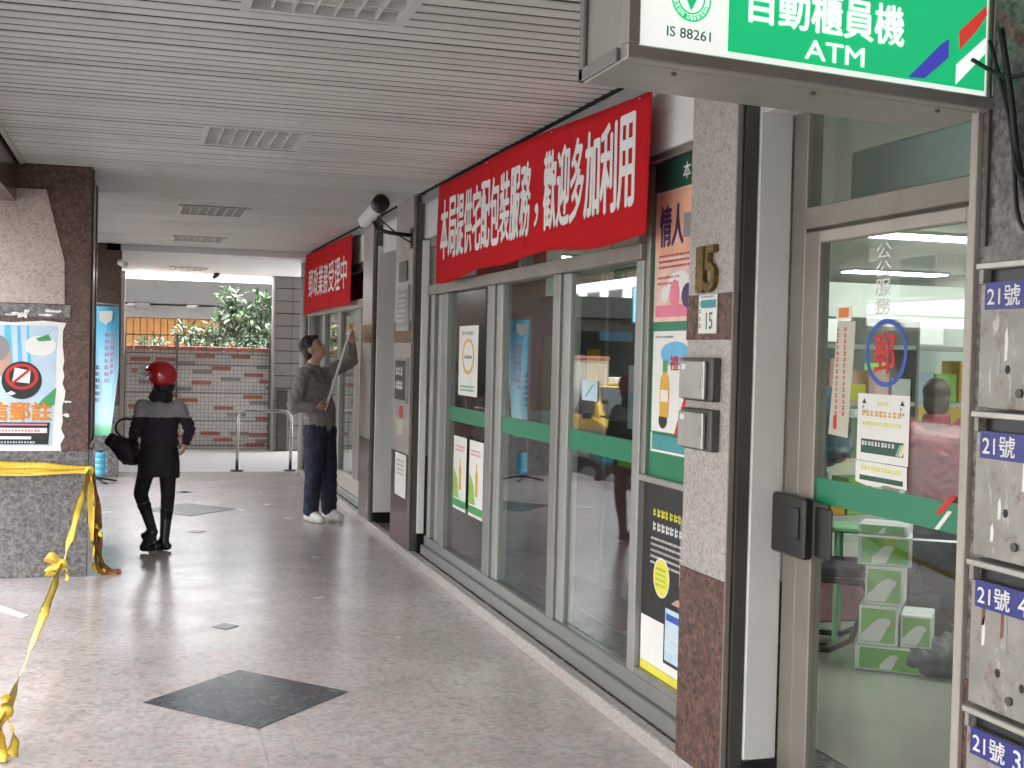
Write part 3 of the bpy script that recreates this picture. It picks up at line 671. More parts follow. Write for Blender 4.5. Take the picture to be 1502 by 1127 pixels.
flat('print_bar', (x-.0022, 4.74, .515), FX, .25, .03, 'ink_blue', t, .0003); rows('small_print', (x-.0022, 4.74, .42), FX, .24, .1, 4, 'paper', t, .5); poly('print_hand', (x-.0006, 4.76, .575), FX, [(-.06, 0), (.0, .03), (.07, .02), (.06, 0)], 'skin', t, .0004)

# ---- long red banner over the middle window
def cloth_banner(name, label, y_far, y_near, ztop, zbot, x0, m, nseg=60, wav=.012):
    t = thing(name, label, 'banner', (x0, (y_far+y_near)/2, zbot(.5)))
    bm = bmesh.new(); nv = 14; grid = []
    def px(u_, v_): return x0-.004-wav*(.6+.4*math.sin(u_*23+v_*2.1))*(.3+.7*v_)*(.5+.5*math.sin(u_*9.3+1+v_*1.3))
    for i in range(nseg+1):
        u_ = i/nseg; yy = y_far+(y_near-y_far)*u_; colm = []
        for j in range(nv+1):
            v_ = j/nv; zt, zb = ztop(u_), zbot(u_)
            colm.append((bm.verts.new((px(u_, v_), yy+.012*math.sin(v_*3+u_*5), zt+(zb-zt)*v_)), bm.verts.new((px(u_, v_)+.0015, yy+.012*math.sin(v_*3+u_*5), zt+(zb-zt)*v_))))
        grid.append(colm)
    for i in range(nseg):
        for j in range(nv):
            a, b, c, d = grid[i][j], grid[i+1][j], grid[i+1][j+1], grid[i][j+1]
            bm.faces.new([q[0] for q in (a, b, c, d)]); bm.faces.new([q[1] for q in (d, c, b, a)])
    for i in range(nseg): 
        for j in (0, nv): a, b = grid[i][j], grid[i+1][j]; bm.faces.new((a[0], b[0], b[1], a[1]))
    for j in range(nv):
        for i in (0, nseg): a, b = grid[i][j], grid[i][j+1]; bm.faces.new((a[0], b[0], b[1], a[1]))
    bmesh.ops.recalc_face_normals(bm, faces=bm.faces)
    me = bpy.data.meshes.new('cloth'); bm.to_mesh(me); bm.free(); me.polygons.foreach_set('use_smooth', [True]*len(me.polygons))
    mb_link('cloth', me, m, t); return t, px
def drape(o, y_far, y_near, zt, zb, px):
    for v in o.data.vertices:
        u_ = (v.co.y-y_far)/(y_near-y_far); v_ = (zt(u_)-v.co.z)/max(1e-4, zt(u_)-zb(u_)); v.co.x = px(min(1, max(0, u_)), min(1, max(0, v_)))-.0025+(v.co.x-XF)
zt = lambda u_: 2.775-.07*u_-.02*math.sin(u_*math.pi)*(1-u_)+.045*max(0, math.sin(u_*math.pi))**2
zb = lambda u_: 2.085+.02*u_+.035*math.sin(u_*math.pi)**2-.012*math.sin(u_*17)
bn, px = cloth_banner('banner', 'long red cloth banner with white lettering over the middle shop window', 8.68, 4.87, zt, zb, XF-.01, 'banner_red')
msg = '本局提供宅配包裝服務，歡迎多加利用'; yy = 8.57; L = 3.55/len(msg)
for ch in msg:
    hgt = .40 if ch != '，' else .12; zc_ = 2.447 if ch != '，' else 2.34
    o = text('lettering', ch, (XF, yy-L*.5, zc_), FX, L*(.90 if ch != '，' else .3), hgt, 'letter_white', bn, 0, .02)
    bm = bmesh.new(); bm.from_mesh(o.data); bmesh.ops.triangulate(bm, faces=bm.faces[:]); bm.to_mesh(o.data); bm.free()
    drape(o, 8.68, 4.87, zt, zb, px); yy -= L
for u_ in (.01, .33, .66, .97):
    q = 8.68+(4.87-8.68)*u_; MB().tube([(XF-.02, q, zt(u_)-.015), (XF+.04, q, zt(u_)+.01), (2.095, q, 2.77)], .003, 6).build('tie_cord', 'letter_white', bn)

# ---- far window with its own banner
w1 = thing('shop_window', 'far shop window with cream blinds behind the man, under the short banner', 'shop window', (XW, 14, .06), 'shop windows of the arcade')
bar(w1, 'sill', 11.80, 16.29, .0615, .135, XW-.055, XW+.06); bar(w1, 'bottom_rail', 11.802, 16.288, .136, .30, m='beige_alu')
for y0, y1, mm in ((11.80, 11.95, 'alu'), (12.40, 12.62, 'bronze_alu'), (12.63, 12.76, 'alu'), (13.7, 13.9, 'alu'), (14.9, 15.08, 'alu'), (16.1, 16.288, 'alu')): bar(w1, 'mullion', y0, y1, .301, 2.02, m=mm)
bar(w1, 'head_rail', 11.802, 16.288, 2.021, 2.11, XW-.06, XW+.05, 'beige_alu'); bar(w1, 'transom_head', 11.802, 16.288, 2.40, 2.474, m='bronze_alu')
for y0, y1 in ((11.951, 12.399), (12.761, 13.699), (13.901, 14.899), (15.081, 16.099)):
    B('pane', 'pane', w1, XW+.004, XW+.010, y0, y1, .301, 2.02)
B('transom_pane', 'pane', w1, XW+.004, XW+.010, 11.802, 16.288, 2.111, 2.399)
for k in range(26): 
    B('blind_slat', 'blind_cream', w1, XW+.10+.012*(k % 2), XW+.108+.012*(k % 2), 11.85+k*.168, 11.85+k*.168+.16, .32, 2.0)
zt1 = lambda u_: 2.775-.02*u_; zb1 = lambda u_: 2.03+.02*math.sin(u_*3)+.02*u_
b1, px1 = cloth_banner('banner', 'short red cloth banner with white lettering over the far shop window', 15.95, 12.42, zt1, zb1, XF-.01, 'banner_red', 40)
msg = '郵政業務受理中'; yy = 15.6; L = 2.95/len(msg)
for ch in msg:
    o = text('lettering', ch, (XF, yy-L*.5, 2.40), FX, L*.86, .33, 'letter_white', b1, 0, .015)
    bm = bmesh.new(); bm.from_mesh(o.data); bmesh.ops.triangulate(bm, faces=bm.faces[:]); bm.to_mesh(o.data); bm.free()
    drape(o, 15.95, 12.42, zt1, zb1, px1); yy -= L
end = thing('corner_pipe', 'pale vertical pipe at the far corner of the shop row', 'pipe', (2.05, 16.2, 0))
MB().tube([(2.07, 16.34, .0), (2.07, 16.34, 2.72)], .05, 14).build('pipe', 'post_pale', end, smooth=True)
for z in (.6, 1.6, 2.5): MB().tube([(2.07, 16.34, z), (2.07, 16.34, z+.03)], .058, 14).build('bracket', 'alu', end)

# ---- the recessed glass door
dr = thing('glass_door', 'glass door in bronze aluminium frame under the lightbox, with stickers', 'door', (XD, 3.5, .06))
def dbar(n, y0, y1, z0, z1, m='bronze_alu', x0=XD-.03, x1=XD+.05, par=dr): return B(n, m, par, x0, x1, y0, y1, z0, z1, .004)
dbar('frame_post', 3.95, 4.045, .056, 2.66, 'bronze_alu', XD-.012); dbar('frame_post', 2.90, 2.985, .056, 2.66, 'beige_alu', XD-.05)
dbar('transom_bar', 2.986, 3.949, 2.06, 2.135, 'bronze_alu', XD-.02); dbar('top_rail', 2.986, 3.949, 2.60, 2.66)
tp = B('transom_pane', 'pane_clear', dr, XD+.005, XD+.011, 2.99, 3.945, 2.136, 2.599)
lf = B('door_stile', 'bronze_alu', dr, XD-.015, XD+.03, 3.845, 3.946, .07, 2.05, .004)
B('door_stile', 'beige_alu', dr, XD-.015, XD+.03, 2.99, 3.05, .07, 2.05, .004)
B('door_rail', 'beige_alu', dr, XD-.014, XD+.029, 3.051, 3.844, 2.008, 2.049, .004); B('door_rail', 'alu', dr, XD-.014, XD+.029, 3.051, 3.844, .07, .13, .004)
gp = B('pane', 'pane_clear', dr, XD+.002, XD+.008, 3.051, 3.844, .131, 2.007)
B('green_stripe', 'green_stripe', gp, XD-.001, XD+.0015, 3.051, 3.844, 1.118, 1.205)
poly('stripe_emblem', (XD-.0015, 3.12, 1.165), FX, [(-.05, -.0), (.02, .06), (.05, .06), (-.02, -.0)], 'ink_red', gp, .0006); poly('stripe_emblem', (XD-.0015, 3.12, 1.14), FX, [(-.05, -.02), (-.03, -.02), (.03, .04), (.01, .04)], 'paper', gp, .0006)
lk = B('lock_box', 'black_plastic', dr, XD-.07, XD-.031, 3.80, 4.03, .925, 1.135, .008); B('handle_plate', 'black_plastic', lk, XD-.078, XD-.0705, 3.83, 3.90, .99, 1.10, .004)
B('closer_block', 'black_plastic', dr, XD-.03, XD-.016, 3.70, 3.80, .935, 1.11, .006)
# stickers on the door glass
xs = XD-.0006
st = thing('oval_sticker', 'blue ring sticker with red post emblem on the glass door', 'sticker', (xs, 3.45, 1.52))
disc('ring', (xs, 3.448, 1.633), FX, .114, .107, 'ink_blue', st, .001, .86); text('emblem', '郵', (xs, 3.455, 1.632), FX, .115, .125, 'ink_red', st, .001, .02)
st = thing('white_lettering', 'vertical white lettering stuck on the upper door glass', 'lettering', (xs, 3.47, 1.76))
for k, ch in enumerate('公公服務'): text('lettering', ch, (xs, 3.475, 1.955-k*.058), FX, .085, .052, 'letter_white', st, .0008, .01)
st = thing('paper_strip', 'tall yellow paper strip with red print on the glass door', 'notice', (xs, 3.72, 1.36))
MB().prism([(xs, 3.775, 1.358), (xs, 3.655, 1.352), (xs, 3.625, 1.735), (xs, 3.735, 1.74)], (-.001, 0, 0)).build('paper_sheet', 'blind_cream', st)
for k, m_ in ((0, 'ink_red'), (1, 'ink_red')): rows('small_print', (xs-.0012, 3.725-k*.045, 1.57), FX, .022, .30, 15, m_, st, .8, .0006, jitter=0)
flat('red_stamp', (xs-.0012, 3.735, 1.40), FX, .022, .045, 'ink_red', st, .0006)
st = thing('orange_tag', 'small orange tag above the yellow paper strip on the door', 'sticker', (xs, 3.7, 1.745)); flat('tag', (xs, 3.70, 1.765), FX, .10, .045, 'paper', st, .0008); flat('tag_print', (xs-.001, 3.70, 1.765), FX, .06, .032, 'ink_orange', st, .0006)
st = thing('notice', 'white notice with yellow lines and green band on the glass door', 'notice', (xs, 3.45, 1.30))
flat('paper_sheet', (xs, 3.455, 1.395), FX, .285, .215, 'paper', st, .001)
for s_ in (-1, 1): poly('arrow', (xs-.0012, 3.455+s_*.105, 1.475), FX, [(-.012, -.004), (.012, -.004), (0, .012)], 'ink_black', st, .0005); rows('small_print', (xs-.0012, 3.455+s_*.105, 1.452), FX, .02, .03, 2, 'ink_grey', st, .8)
rows('title', (xs-.0012, 3.455, 1.472), FX, .06, .016, 1, 'ink_yellow', st, .9, jitter=0); rows('title', (xs-.0012, 3.455, 1.44), FX, .23, .024, 1, 'ink_gold', st, .9, jitter=0); rows('title', (xs-.0012, 3.455, 1.408), FX, .22, .016, 1, 'ink_yellow', st, .9, jitter=0)
flat('green_band', (xs-.0012, 3.455, 1.335), FX, .235, .045, 'green_dark', st, .0005); rows('small_print', (xs-.002, 3.47, 1.344), FX, .19, .018, 1, 'letter_white', st, .9, jitter=0)
for k, m_ in enumerate(('ink_skyblue', 'ink_yellow', 'paper')): poly('stripe_emblem', (xs-.002, 3.36-k*.012, 1.333), FX, [(-.018, -.018), (-.008, -.018), (.012, .018), (.002, .018)], m_, st, .0005)
st = thing('notice', 'narrow white notice with torn lower edge just under the larger one', 'notice', (xs, 3.45, 1.20))
MB().prism([(xs, 3.6, 1.285), (xs, 3.6, 1.225)]+[(xs, 3.6-.285*k/9, 1.215+random.uniform(-.006, .006)) for k in range(10)]+[(xs, 3.318, 1.285)], (-.001, 0, 0)).build('paper_sheet', 'paper', st)
rows('title', (xs-.0012, 3.455, 1.265), FX, .22, .018, 1, 'ink_yellow', st, .9, jitter=0); flat('green_band', (xs-.0012, 3.455, 1.233), FX, .24, .016, 'green_dark', st, .0005)

# ---- things on the glass of the middle window
xg = XW+.0022
st = thing('notice', 'white no smoking poster with round emblem on the first window pane', 'notice', (xg, 8.2, 1.3))
flat('paper_sheet', (xg-.03, 8.17, 1.55), FX, .5, .47, 'paper', st, .001); disc('ring', (xg-.0312, 8.17, 1.58), FX, .16, .12, 'ink_gold', st, .0006, .82); flat('print_bar', (xg-.0312, 8.17, 1.575), FX, .20, .02, 'ink_grey', st, .0005); rows('small_print', (xg-.0312, 8.17, 1.365), FX, .36, .05, 2, 'ink_green', st); rows('title', (xg-.0312, 8.17, 1.735), FX, .34, .03, 1, 'ink_grey', st, .9)
for yy, lab in ((8.33, 'white leaflet with green foot on the first pane, farther of two'), (7.90, 'white leaflet with green foot on the first pane, nearer of two')):
    st = thing('leaflet', lab, 'leaflet', (xg-.03, yy, .55), 'leaflets on the first window pane')
    flat('paper_sheet', (xg-.03, yy, .78), FX, .35, .5, 'paper', st, .001); flat('green_foot', (xg-.0312, yy, .575), FX, .35, .05, 'ink_green', st, .0006); poly('print_field', (xg-.0312, yy+.06, .69), FX, [(-.12, -.08), (.05, -.08), (.0, .05), (-.1, .12)], 'ink_lime', st, .0005)
    poly('print_bottle', (xg-.032, yy-.02, .76), FX, [(-.03, -.09), (.03, -.09), (.03, .05), (.01, .08), (.01, .12), (-.01, .12), (-.01, .08), (-.03, .05)], 'ink_gold', st, .0006); rows('title', (xg-.0312, yy, .95), FX, .26, .05, 2, 'ink_pink', st, .6)
st = thing('pale_card', 'small pale green card on the third window pane', 'notice', (xg, 5.9, 1.3)); flat('card', (xg-.002, 5.88, 1.43), FX, .22, .10, 'paper_blue', st, .0008); poly('print_mark', (xg-.003, 5.88, 1.43), FX, [(-.06, -.03), (-.05, -.035), (.06, .03), (.05, .035)], 'ink_green', st, .0005)

# ================================================================== SIGNS AND WALL THINGS
# ---- backlit lightbox hanging over the door (turned 9 degrees)
th9 = math.radians(9.2); R9 = V((math.cos(th9), math.sin(th9), 0)); N9 = V((math.sin(th9), -math.cos(th9), 0)); FS = (R9, ZP)
S0 = V((.995, 2.541, 2.24)); SW, SH, SD = 1.09, .55, .27
sg = thing('lightbox_sign', 'backlit green and white ATM lightbox sign in grey metal casing', 'sign', S0+R9*SW/2)
D9 = V((0, 1, 0))
mb = MB(); mb.obox(S0+D9*.03, R9*SW, D9*(SD-.03), ZP*SH); mb.build('casing', 'stain_steel', sg, .004)
for o_, a_, b_ in ((S0, R9*SW, ZP*.032), (S0+ZP*(SH-.032), R9*SW, ZP*.032), (S0+ZP*.0325, R9*.032, ZP*(SH-.065)), (S0+ZP*.0325+R9*(SW-.032), R9*.032, ZP*(SH-.065))):
    MB().obox(o_-D9*.012, a_, D9*.041, b_).build('face_frame', 'stain_steel', sg, .003)
for dx in (.0, ): 
    MB().obox(S0+D9*(SD-.028)-R9*.012+ZP*.0, R9*.011, D9*.026, ZP*SH).build('end_trim', 'alu', sg, .002); MB().obox(S0+D9*.03-R9*.012, R9*.011, D9*.24, ZP*.03).build('end_trim', 'alu', sg, .002)
for k in (.14, .5, .86): MB().tube([S0+R9*SW*k+D9*.06-ZP*.006, S0+R9*SW*k+D9*.06+ZP*.004], .006, 8).build('screw', 'dark_frame', sg)
for k in (.2, .8): MB().tube([S0+R9*SW*k+D9*.15+ZP*(SH-.01), S0+R9*SW*k+D9*.15+ZP*.62], .012, 8).build('hanger', 'dark_frame', sg)
MB().obox(S0+R9*(SW+.001)+D9*.12+ZP*.35, R9*.06, D9*.04, ZP*.04).build('wall_bracket', 'dark_frame', sg)
def sp(a, b, d=0): return S0+R9*a+ZP*b-D9*(.0)+N9*d          # point on the sign face
fc = MB().obox(sp(.033, .033, -.01), R9*(SW-.066), -N9*.018, ZP*(SH-.066)).build('face_panel', 'sign_white', sg)
d0 = -.0085
poly('green_field', sp(0, 0, d0), FS, [(.27, .051), (1.05, .049), (1.05, .30), (.27, .305)], 'sign_green', fc, .0012)
text('lettering', '自動櫃員機', sp(.553, .172, d0+.0015), FS, .455, .095, 'sign_letter', fc, .001, .022)
text('lettering', 'ATM', sp(.573, .084, d0+.0015), FS, .175, .044, 'sign_letter', fc, .001, .02)
text('lettering', 'IS 88261', sp(.166, .076, d0), FS, .115, .022, 'green_stripe', fc, .001)
RC_ = (.17, .155)
disc('round_mark', sp(*RC_, d0), FS, .052, .052, 'sign_green', fc, .001, .93); disc('round_mark', sp(*RC_, d0), FS, .036, .036, 'sign_green', fc, .001, .90)
poly('round_mark', sp(*RC_, d0), FS, [(-.025, .02), (0, -.028), (.025, .02), (.011, .02), (0, -.004), (-.011, .02)], 'sign_green', fc, .001)
for k, ch in enumerate('REGISTERED'):
    a = math.radians(205+k*14.5); rr = V((math.cos(a+math.pi/2), 0, math.sin(a+math.pi/2)))
    r_ = (R9*rr.x+ZP*rr.z).normalized(); u_ = -(R9*math.cos(a)+ZP*math.sin(a))
    text('lettering', ch, sp(RC_[0]+.044*math.cos(a), RC_[1]+.044*math.sin(a), d0), (r_, u_), .0085, .011, 'sign_green', fc, .001, .02)
poly('arrow_red', sp(0, 0, d0+.0016), FS, [(.963, .142), (1.02, .198), (1.05, .24), (1.047, .262), (.958, .186)], 'sign_red', fc, .001)
poly('arrow_blue', sp(0, 0, d0+.0016), FS, [(.799, .055), (.851, .058), (.926, .117), (.926, .163), (.903, .149), (.811, .066)], 'sign_blue', fc, .001)
poly('arrow_white', sp(0, 0, d0+.0016), FS, [(.953, .055), (1.048, .142), (1.048, .182), (.953, .104)], 'sign_letter', fc, .001)
def smooth_path(pts, sub=6):
    P_ = [V(p) for p in pts]; out = []
    for i in range(len(P_)-1):
        p0, p1, p2, p3 = P_[max(0, i-1)], P_[i], P_[i+1], P_[min(len(P_)-1, i+2)]
        for k in range(sub): t_ = k/sub; out.append(.5*((2*p1)+(p2-p0)*t_+(2*p0-5*p1+4*p2-p3)*t_*t_+(3*p1-p0-3*p2+p3)*t_**3))
    return out+[P_[-1]]
# loose cables at the right of the sign
for k, pts in enumerate(([(2.0, 2.62, 2.42), (2.02, 2.60, 2.25), (2.03, 2.58, 2.1), (2.025, 2.52, 1.98), (2.03, 2.42, 1.95)], [(2.0, 2.66, 2.40), (2.025, 2.61, 2.2), (2.02, 2.56, 2.06), (2.03, 2.46, 2.02)], [(1.98, 2.7, 2.36), (2.02, 2.6, 2.3), (2.03, 2.45, 2.32)], [(2.02, 2.63, 2.3), (2.03, 2.60, 2.15), (2.02, 2.555, 1.95), (2.03, 2.47, 1.9)])):
    tag(MB().tube(smooth_path(pts), .0055 if k else .008, 8).build('cable', 'cable', None, smooth=True), ['thick black cable drooping on the granite below the lightbox end', 'thin black cable looping right beside the thicker one', 'black cable running level from the lightbox end', 'black cable hanging lowest above the mailboxes'][k], 'cable', 'cables by the lightbox')

# ---- mailbox column at the right edge
mc = thing('shop_column', 'dark grey granite shop column behind the mailboxes at the right edge', 'column', (2.2, 2.35, 0), 'columns between the shops')
B('shaft', 'granite_grey', mc, 2.045, 2.30, 2.005, 2.735, .80, 2.955); B('base_cladding', 'granite_brown', mc, 2.043, 2.30, 2.004, 2.737, 0, .798)
B('edge_trim', 'beige_alu', mc, 2.03, 2.10, 2.738, 2.765, .06, 2.80, .003); B('edge_trim', 'dark_frame', mc, 2.035, 2.05, 2.70, 2.712, 1.90, 2.80)
for i, (zt_, txt) in enumerate(((1.855, '21號'), (1.493, '21號'), (1.128, '21號 4F'), (.764, '21號 3F'), (.40, '21號 2F'))):
    z1_ = zt_-.003; z0_ = zt_-.363
    t = thing('mailbox', ['rusty grey mailbox with blue 21 plate, topmost of the stack', 'rusty grey mailbox with blue 21 plate, second from the top', 'rusty grey mailbox with scratched blue plate, third from the top', 'rusty grey mailbox with blue plate reading 3F, fourth from the top', 'rusty grey mailbox at the foot of the stack'][i], 'mailbox', (2.0, 2.4, z0_), 'mailboxes stacked on the column')
    B('box_body', 'mailbox_metal', t, 1.99, 2.041, 1.978, 2.65, z0_+.004, z1_-.052, .003)
    B('slot', 'black_base', t, 2.006, 2.0405, 1.98, 2.633, z1_-.051, z1_-.018)
    B('flap_ledge', 'stain_steel', t, 1.978, 2.042, 1.976, 2.658, z1_-.017, z1_, .003)
    B('side_lip', 'mailbox_metal', t, 1.984, 2.0408, 2.635, 2.65, z1_-.051, z1_-.0175)
    p = flat('number_plate', (1.9895, 2.493, z0_+.278), FX, .275, .066, 'plate_blue', t, .002)
    text('lettering', txt.split()[0], (1.9872, 2.56, z0_+.278), FX, .118, .05, 'letter_white', p, .0006, .012)
    if ' ' in txt: text('lettering', txt.split()[1], (1.9872, 2.438, z0_+.278), FX, .066, .048, 'letter_white', p, .0006, .012)
    disc('keyhole', (1.9895, 2.54-.01*(i % 2), z0_+.10+.02*(i % 2)), FX, .0085, .0105, 'rubber', t, .001); disc('keyhole', (1.9895, 2.453, z0_+.085), FX, .0085, .0105, 'rubber', t, .001)
    disc('lock', (1.9895, 2.493, z0_+.045), FX, .011, .011, 'dark_frame', t, .006, 0, 16)
    for k in range(4): 
        a = random.uniform(2.428, 2.618); zz = z0_+random.uniform(.03, .21); hgt = random.uniform(.02, .1)
        poly('tape_remnant', (1.9895, a, zz), FX, [(-.006, 0), (.005, .004), (.007, hgt*.6), (.002, hgt), (-.005, hgt*.8)], random.choice(('paper', 'alu_light', 'wood_brown')), t, .0006)

# ---- house numbers, plates and small mail boxes on the "15" column
x = XF-.005
t = thing('house_number', 'weathered brass numerals 15 on the granite column', 'house number', (x, 4.29, 1.84))
text('digit', '1', (XF-.001, 4.345, 1.935), FX, .055, .165, 'brass', t, .018, .03); text('digit', '5', (XF-.001, 4.262, 1.935), FX, .085, .165, 'brass', t, .018, .03)
t = thing('number_plate', 'white and teal number plate reading 15 below the brass numerals', 'number plate', (x, 4.28, 1.69))
flat('plate', (x, 4.285, 1.768), FX, .155, .145, 'paper', t, .004); flat('teal_band', (x-.0045, 4.278, 1.805), FX, .125, .03, 'ink_teal', t, .0008); text('lettering', '15', (x-.0045, 4.268, 1.742), FX, .055, .062, 'green_dark', t, .0008); rows('small_print', (x-.0045, 4.345, 1.765), FX, .018, .11, 4, 'ink_grey', t, .7)
rows('small_print', (x-.0045, 4.28, 1.832), FX, .12, .012, 1, 'ink_grey', t, .8)
for z0_, z1_, lab in ((1.444, 1.605, 'upper small steel letter box on the granite column'), (1.262, 1.415, 'lower small steel letter box on the granite column')):
    t = thing('letter_box', lab, 'letter box', (x, 4.31, z0_), 'small steel letter boxes')
    B('body', 'dark_frame', t, XF-.035, XF-.0005, 4.175, 4.43, z0_, z1_, .004); B('lid', 'stain_steel', t, XF-.052, XF-.0355, 4.215, 4.43, z0_+.006, z1_-.012, .004); B('latch', 'steel', t, XF-.056, XF-.0525, 4.222, 4.236, z0_+.05, z1_-.06, .001)
    flat('sticker', (XF-.0525, 4.39, z1_-.035), FX, .035, .02, 'paper', t, .0006)

# ---- plaques on the column at 9.9 m
xp_ = XF-.0005
t = thing('wall_plaque', 'small dark plaque, highest on the column', 'plaque', (xp_, 9.95, 2.15)); flat('board', (xp_, 9.9, 2.24), FX, .30, .16, 'dark_frame', t, .012)
t = thing('wall_plaque', 'pale framed plaque with grey lines of text on the column', 'plaque', (xp_, 9.95, 1.77)); flat('frame', (xp_, 9.86, 1.945), FX, .46, .36, 'alu_light', t, .02); flat('board', (xp_-.0205, 9.86, 1.945), FX, .38, .29, 'ink_grey', t, .002); rows('small_print', (xp_-.023, 9.86, 1.945), FX, .32, .24, 6, 'paper', t, .5)
t = thing('wall_plaque', 'framed black plaque with white characters, lower on the column', 'plaque', (xp_, 9.95, 1.2)); flat('frame', (xp_, 9.86, 1.375), FX, .46, .36, 'alu_light', t, .02); flat('board', (xp_-.0205, 9.86, 1.375), FX, .40, .31, 'ink_black', t, .002); rows('lettering', (xp_-.023, 9.86, 1.39), FX, .30, .22, 2, 'paper', t, .7)
t = thing('column_notice', 'white paper notice low on the plaque column', 'notice', (xp_-.004, 9.85, .45)); flat('paper_sheet', (xp_-.0035, 9.86, .62), FX, .42, .34, 'paper', t, .0015); rows('small_print', (xp_-.0052, 9.86, .68), FX, .3, .14, 4, 'ink_grey', t, .35)
t = thing('red_sticker', 'small red and cream sticker between plaque and notice', 'sticker', (xp_, 9.9, 1.0)); disc('red_patch', (xp_, 9.9, 1.12), FX, .06, .05, 'ink_red', t, .004); flat('cream_patch', (xp_, 9.92, 1.0), FX, .2, .12, 'blind_cream', t, .002)
# ---- bullet camera on a bracket
t = thing('security_camera', 'white bullet security camera on a black bracket fixed to the column', 'security camera', (1.9, 9.6, 2.45))
f0, f1 = V((1.76, 9.52, 2.715)), V((1.70, 9.86, 2.605)); dd = (f1-f0).normalized()
MB().tube([f0+dd*.02, f0+dd*.03, f1-dd*.02, f1], [.05, .055, .055, .045], 20).build('housing', 'paper', t, smooth=True)
MB().tube([f0-dd*.06, f0-dd*.05, f0+dd*.018, f0+dd*.02], [.058, .066, .066, .05], 20).build('lens_hood', 'black_plastic', t, smooth=True)
MB().tube([f1, f1+dd*.02], [.05, .04], 18).build('end_cap', 'black_plastic', t, smooth=True)
MB().tube([(2.035, 9.60, 2.50), (1.86, 9.62, 2.515), (1.77, 9.66, 2.54), (1.745, 9.67, 2.60)], .016, 10).build('bracket', 'black_metal', t, smooth=True)
MB().tube([(2.035, 9.60, 2.44), (1.93, 9.61, 2.50), (1.80, 9.62, 2.60), (1.76, 9.6, 2.64)], .006, 8).build('wire', 'cable', t, smooth=True); B('mount_plate', 'black_metal', t, 2.028, 2.0395, 9.555, 9.65, 2.40, 2.56)
t = thing('security_camera', 'small pale camera under the ceiling on the far dark column', 'security camera', (-.2, 15.8, 2.6)); MB().tube([(-.20, 15.7, 2.58), (-.13, 15.6, 2.54)], [.035, .04], 12).build('housing', 'paper', t, smooth=True); MB().tube([(-.2, 15.89, 2.62), (-.2, 15.70, 2.60)], .015, 8).build('bracket', 'alu', t)
t = thing('smoke_detector', 'small dark device on the soffit near the gate', 'detector', (1.17, 19.8, 2.7)); MB().tube([(1.17, 19.8, 2.7345), (1.17, 19.8, 2.70), (1.12, 19.75, 2.66)], [.05, .04, .03], 12).build('body', 'dark_frame', t)

# ---- handrail, feather banner, bucket
t = thing('handrail', 'bent steel tube handrail at the end of the passage', 'handrail', (1.64, 16.75, -.008))
pts = [(1.29, 16.75, .0)]+[(1.29+.12*(1-math.cos(a)), 16.75, .66+.12*math.sin(a)) for a in [i*math.pi/12 for i in range(7)]]+[(1.98-.12*(1-math.cos(a)), 16.75, .66+.12*math.sin(a)) for a in [math.pi/2-i*math.pi/12 for i in range(7)]]+[(1.98, 16.75, .0)]
MB().tube(pts, .021, 14).build('tube', 'steel', t, smooth=True)
for xx in (1.29, 1.98): MB().tube([(xx, 16.75, -.0075), (xx, 16.75, .008)], .085, 20).build('foot_plate', 'black_plastic', t)
t = thing('feather_banner', 'tall pale blue feather banner with pink writing behind the near column', 'banner', (-.34, 15.3, 0))
bm = bmesh.new(); G = []
for i in range(25):
    v_ = i/24; z = .55+1.49*v_; row = []
    xl = -.455+.01*v_; xr = -.265+.015*math.sin(v_*3)+.065*min(1, v_*1.9)
    for j in range(7):
        u_ = j/6; yb = 15.28+.02*math.sin(u_*4+v_*3)
        row.append((bm.verts.new((xl+(xr-xl)*u_, yb, z)), bm.verts.new((xl+(xr-xl)*u_, yb+.003, z))))
    G.append(row)
for i in range(24):
    for j in range(6):
        q = (G[i][j], G[i][j+1], G[i+1][j+1], G[i+1][j]); bm.faces.new([a[0] for a in q]); bm.faces.new([a[1] for a in q[::-1]])
bmesh.ops.recalc_face_normals(bm, faces=bm.faces); me = bpy.data.meshes.new('cloth'); bm.to_mesh(me); bm.free()
m, nt, b_ = base('flag_cloth'); gg = nt.nodes.new('ShaderNodeNewGeometry'); s_ = nt.nodes.new('ShaderNodeSeparateXYZ'); nt.links.new(gg.outputs['Position'], s_.inputs[0])
mr = nt.nodes.new('ShaderNodeMapRange'); mr.inputs[1].default_value = .55; mr.inputs[2].default_value = 2.04; nt.links.new(s_.outputs[2], mr.inputs[0])
nt.links.new(ramp(nt, mr.outputs[0], [(.0, (.10, .45, .30)), (.06, (.25, .62, .35)), (.10, (.55, .80, .88)), (.45, (.40, .72, .88)), (.85, (.10, .48, .72)), (1, (.10, .50, .76))]), b_.inputs['Base Color']); b_.inputs['Roughness'].default_value = .6
mb_link('cloth', me, 'flag_cloth', t)
poly('print_patch', (-.34, 15.252, 1.93), FY, [(-.07, .05), (-.06, -.06), (.0, -.1), (.07, -.05), (.08, .06)], 'paper', t, .001)
rows('lettering', (-.32, 15.254, 1.45), FY, .04, .60, 8, 'ink_pink', t, .7, jitter=0); rows('lettering', (-.41, 15.254, 1.15), FY, .05, .45, 6, 'ink_purple', t, .7, jitter=0); rows('lettering', (-.26, 15.254, 1.5), FY, .035, .5, 7, 'ink_pink', t, .7, jitter=0)
MB().tube([(-.463, 15.29, .05), (-.463, 15.29, 2.06), (-.44, 15.29, 2.075), (-.2, 15.29, 2.06)], .008, 8).build('pole', 'post_pale', t, smooth=True)
for a in range(4): 
    an = a*math.pi/2+.5; MB().tube([(-.42, 15.29, .06), (-.42+.26*math.cos(an), 15.29+.26*math.sin(an), .015)], .012, 8).build('foot', 'black_metal', t)
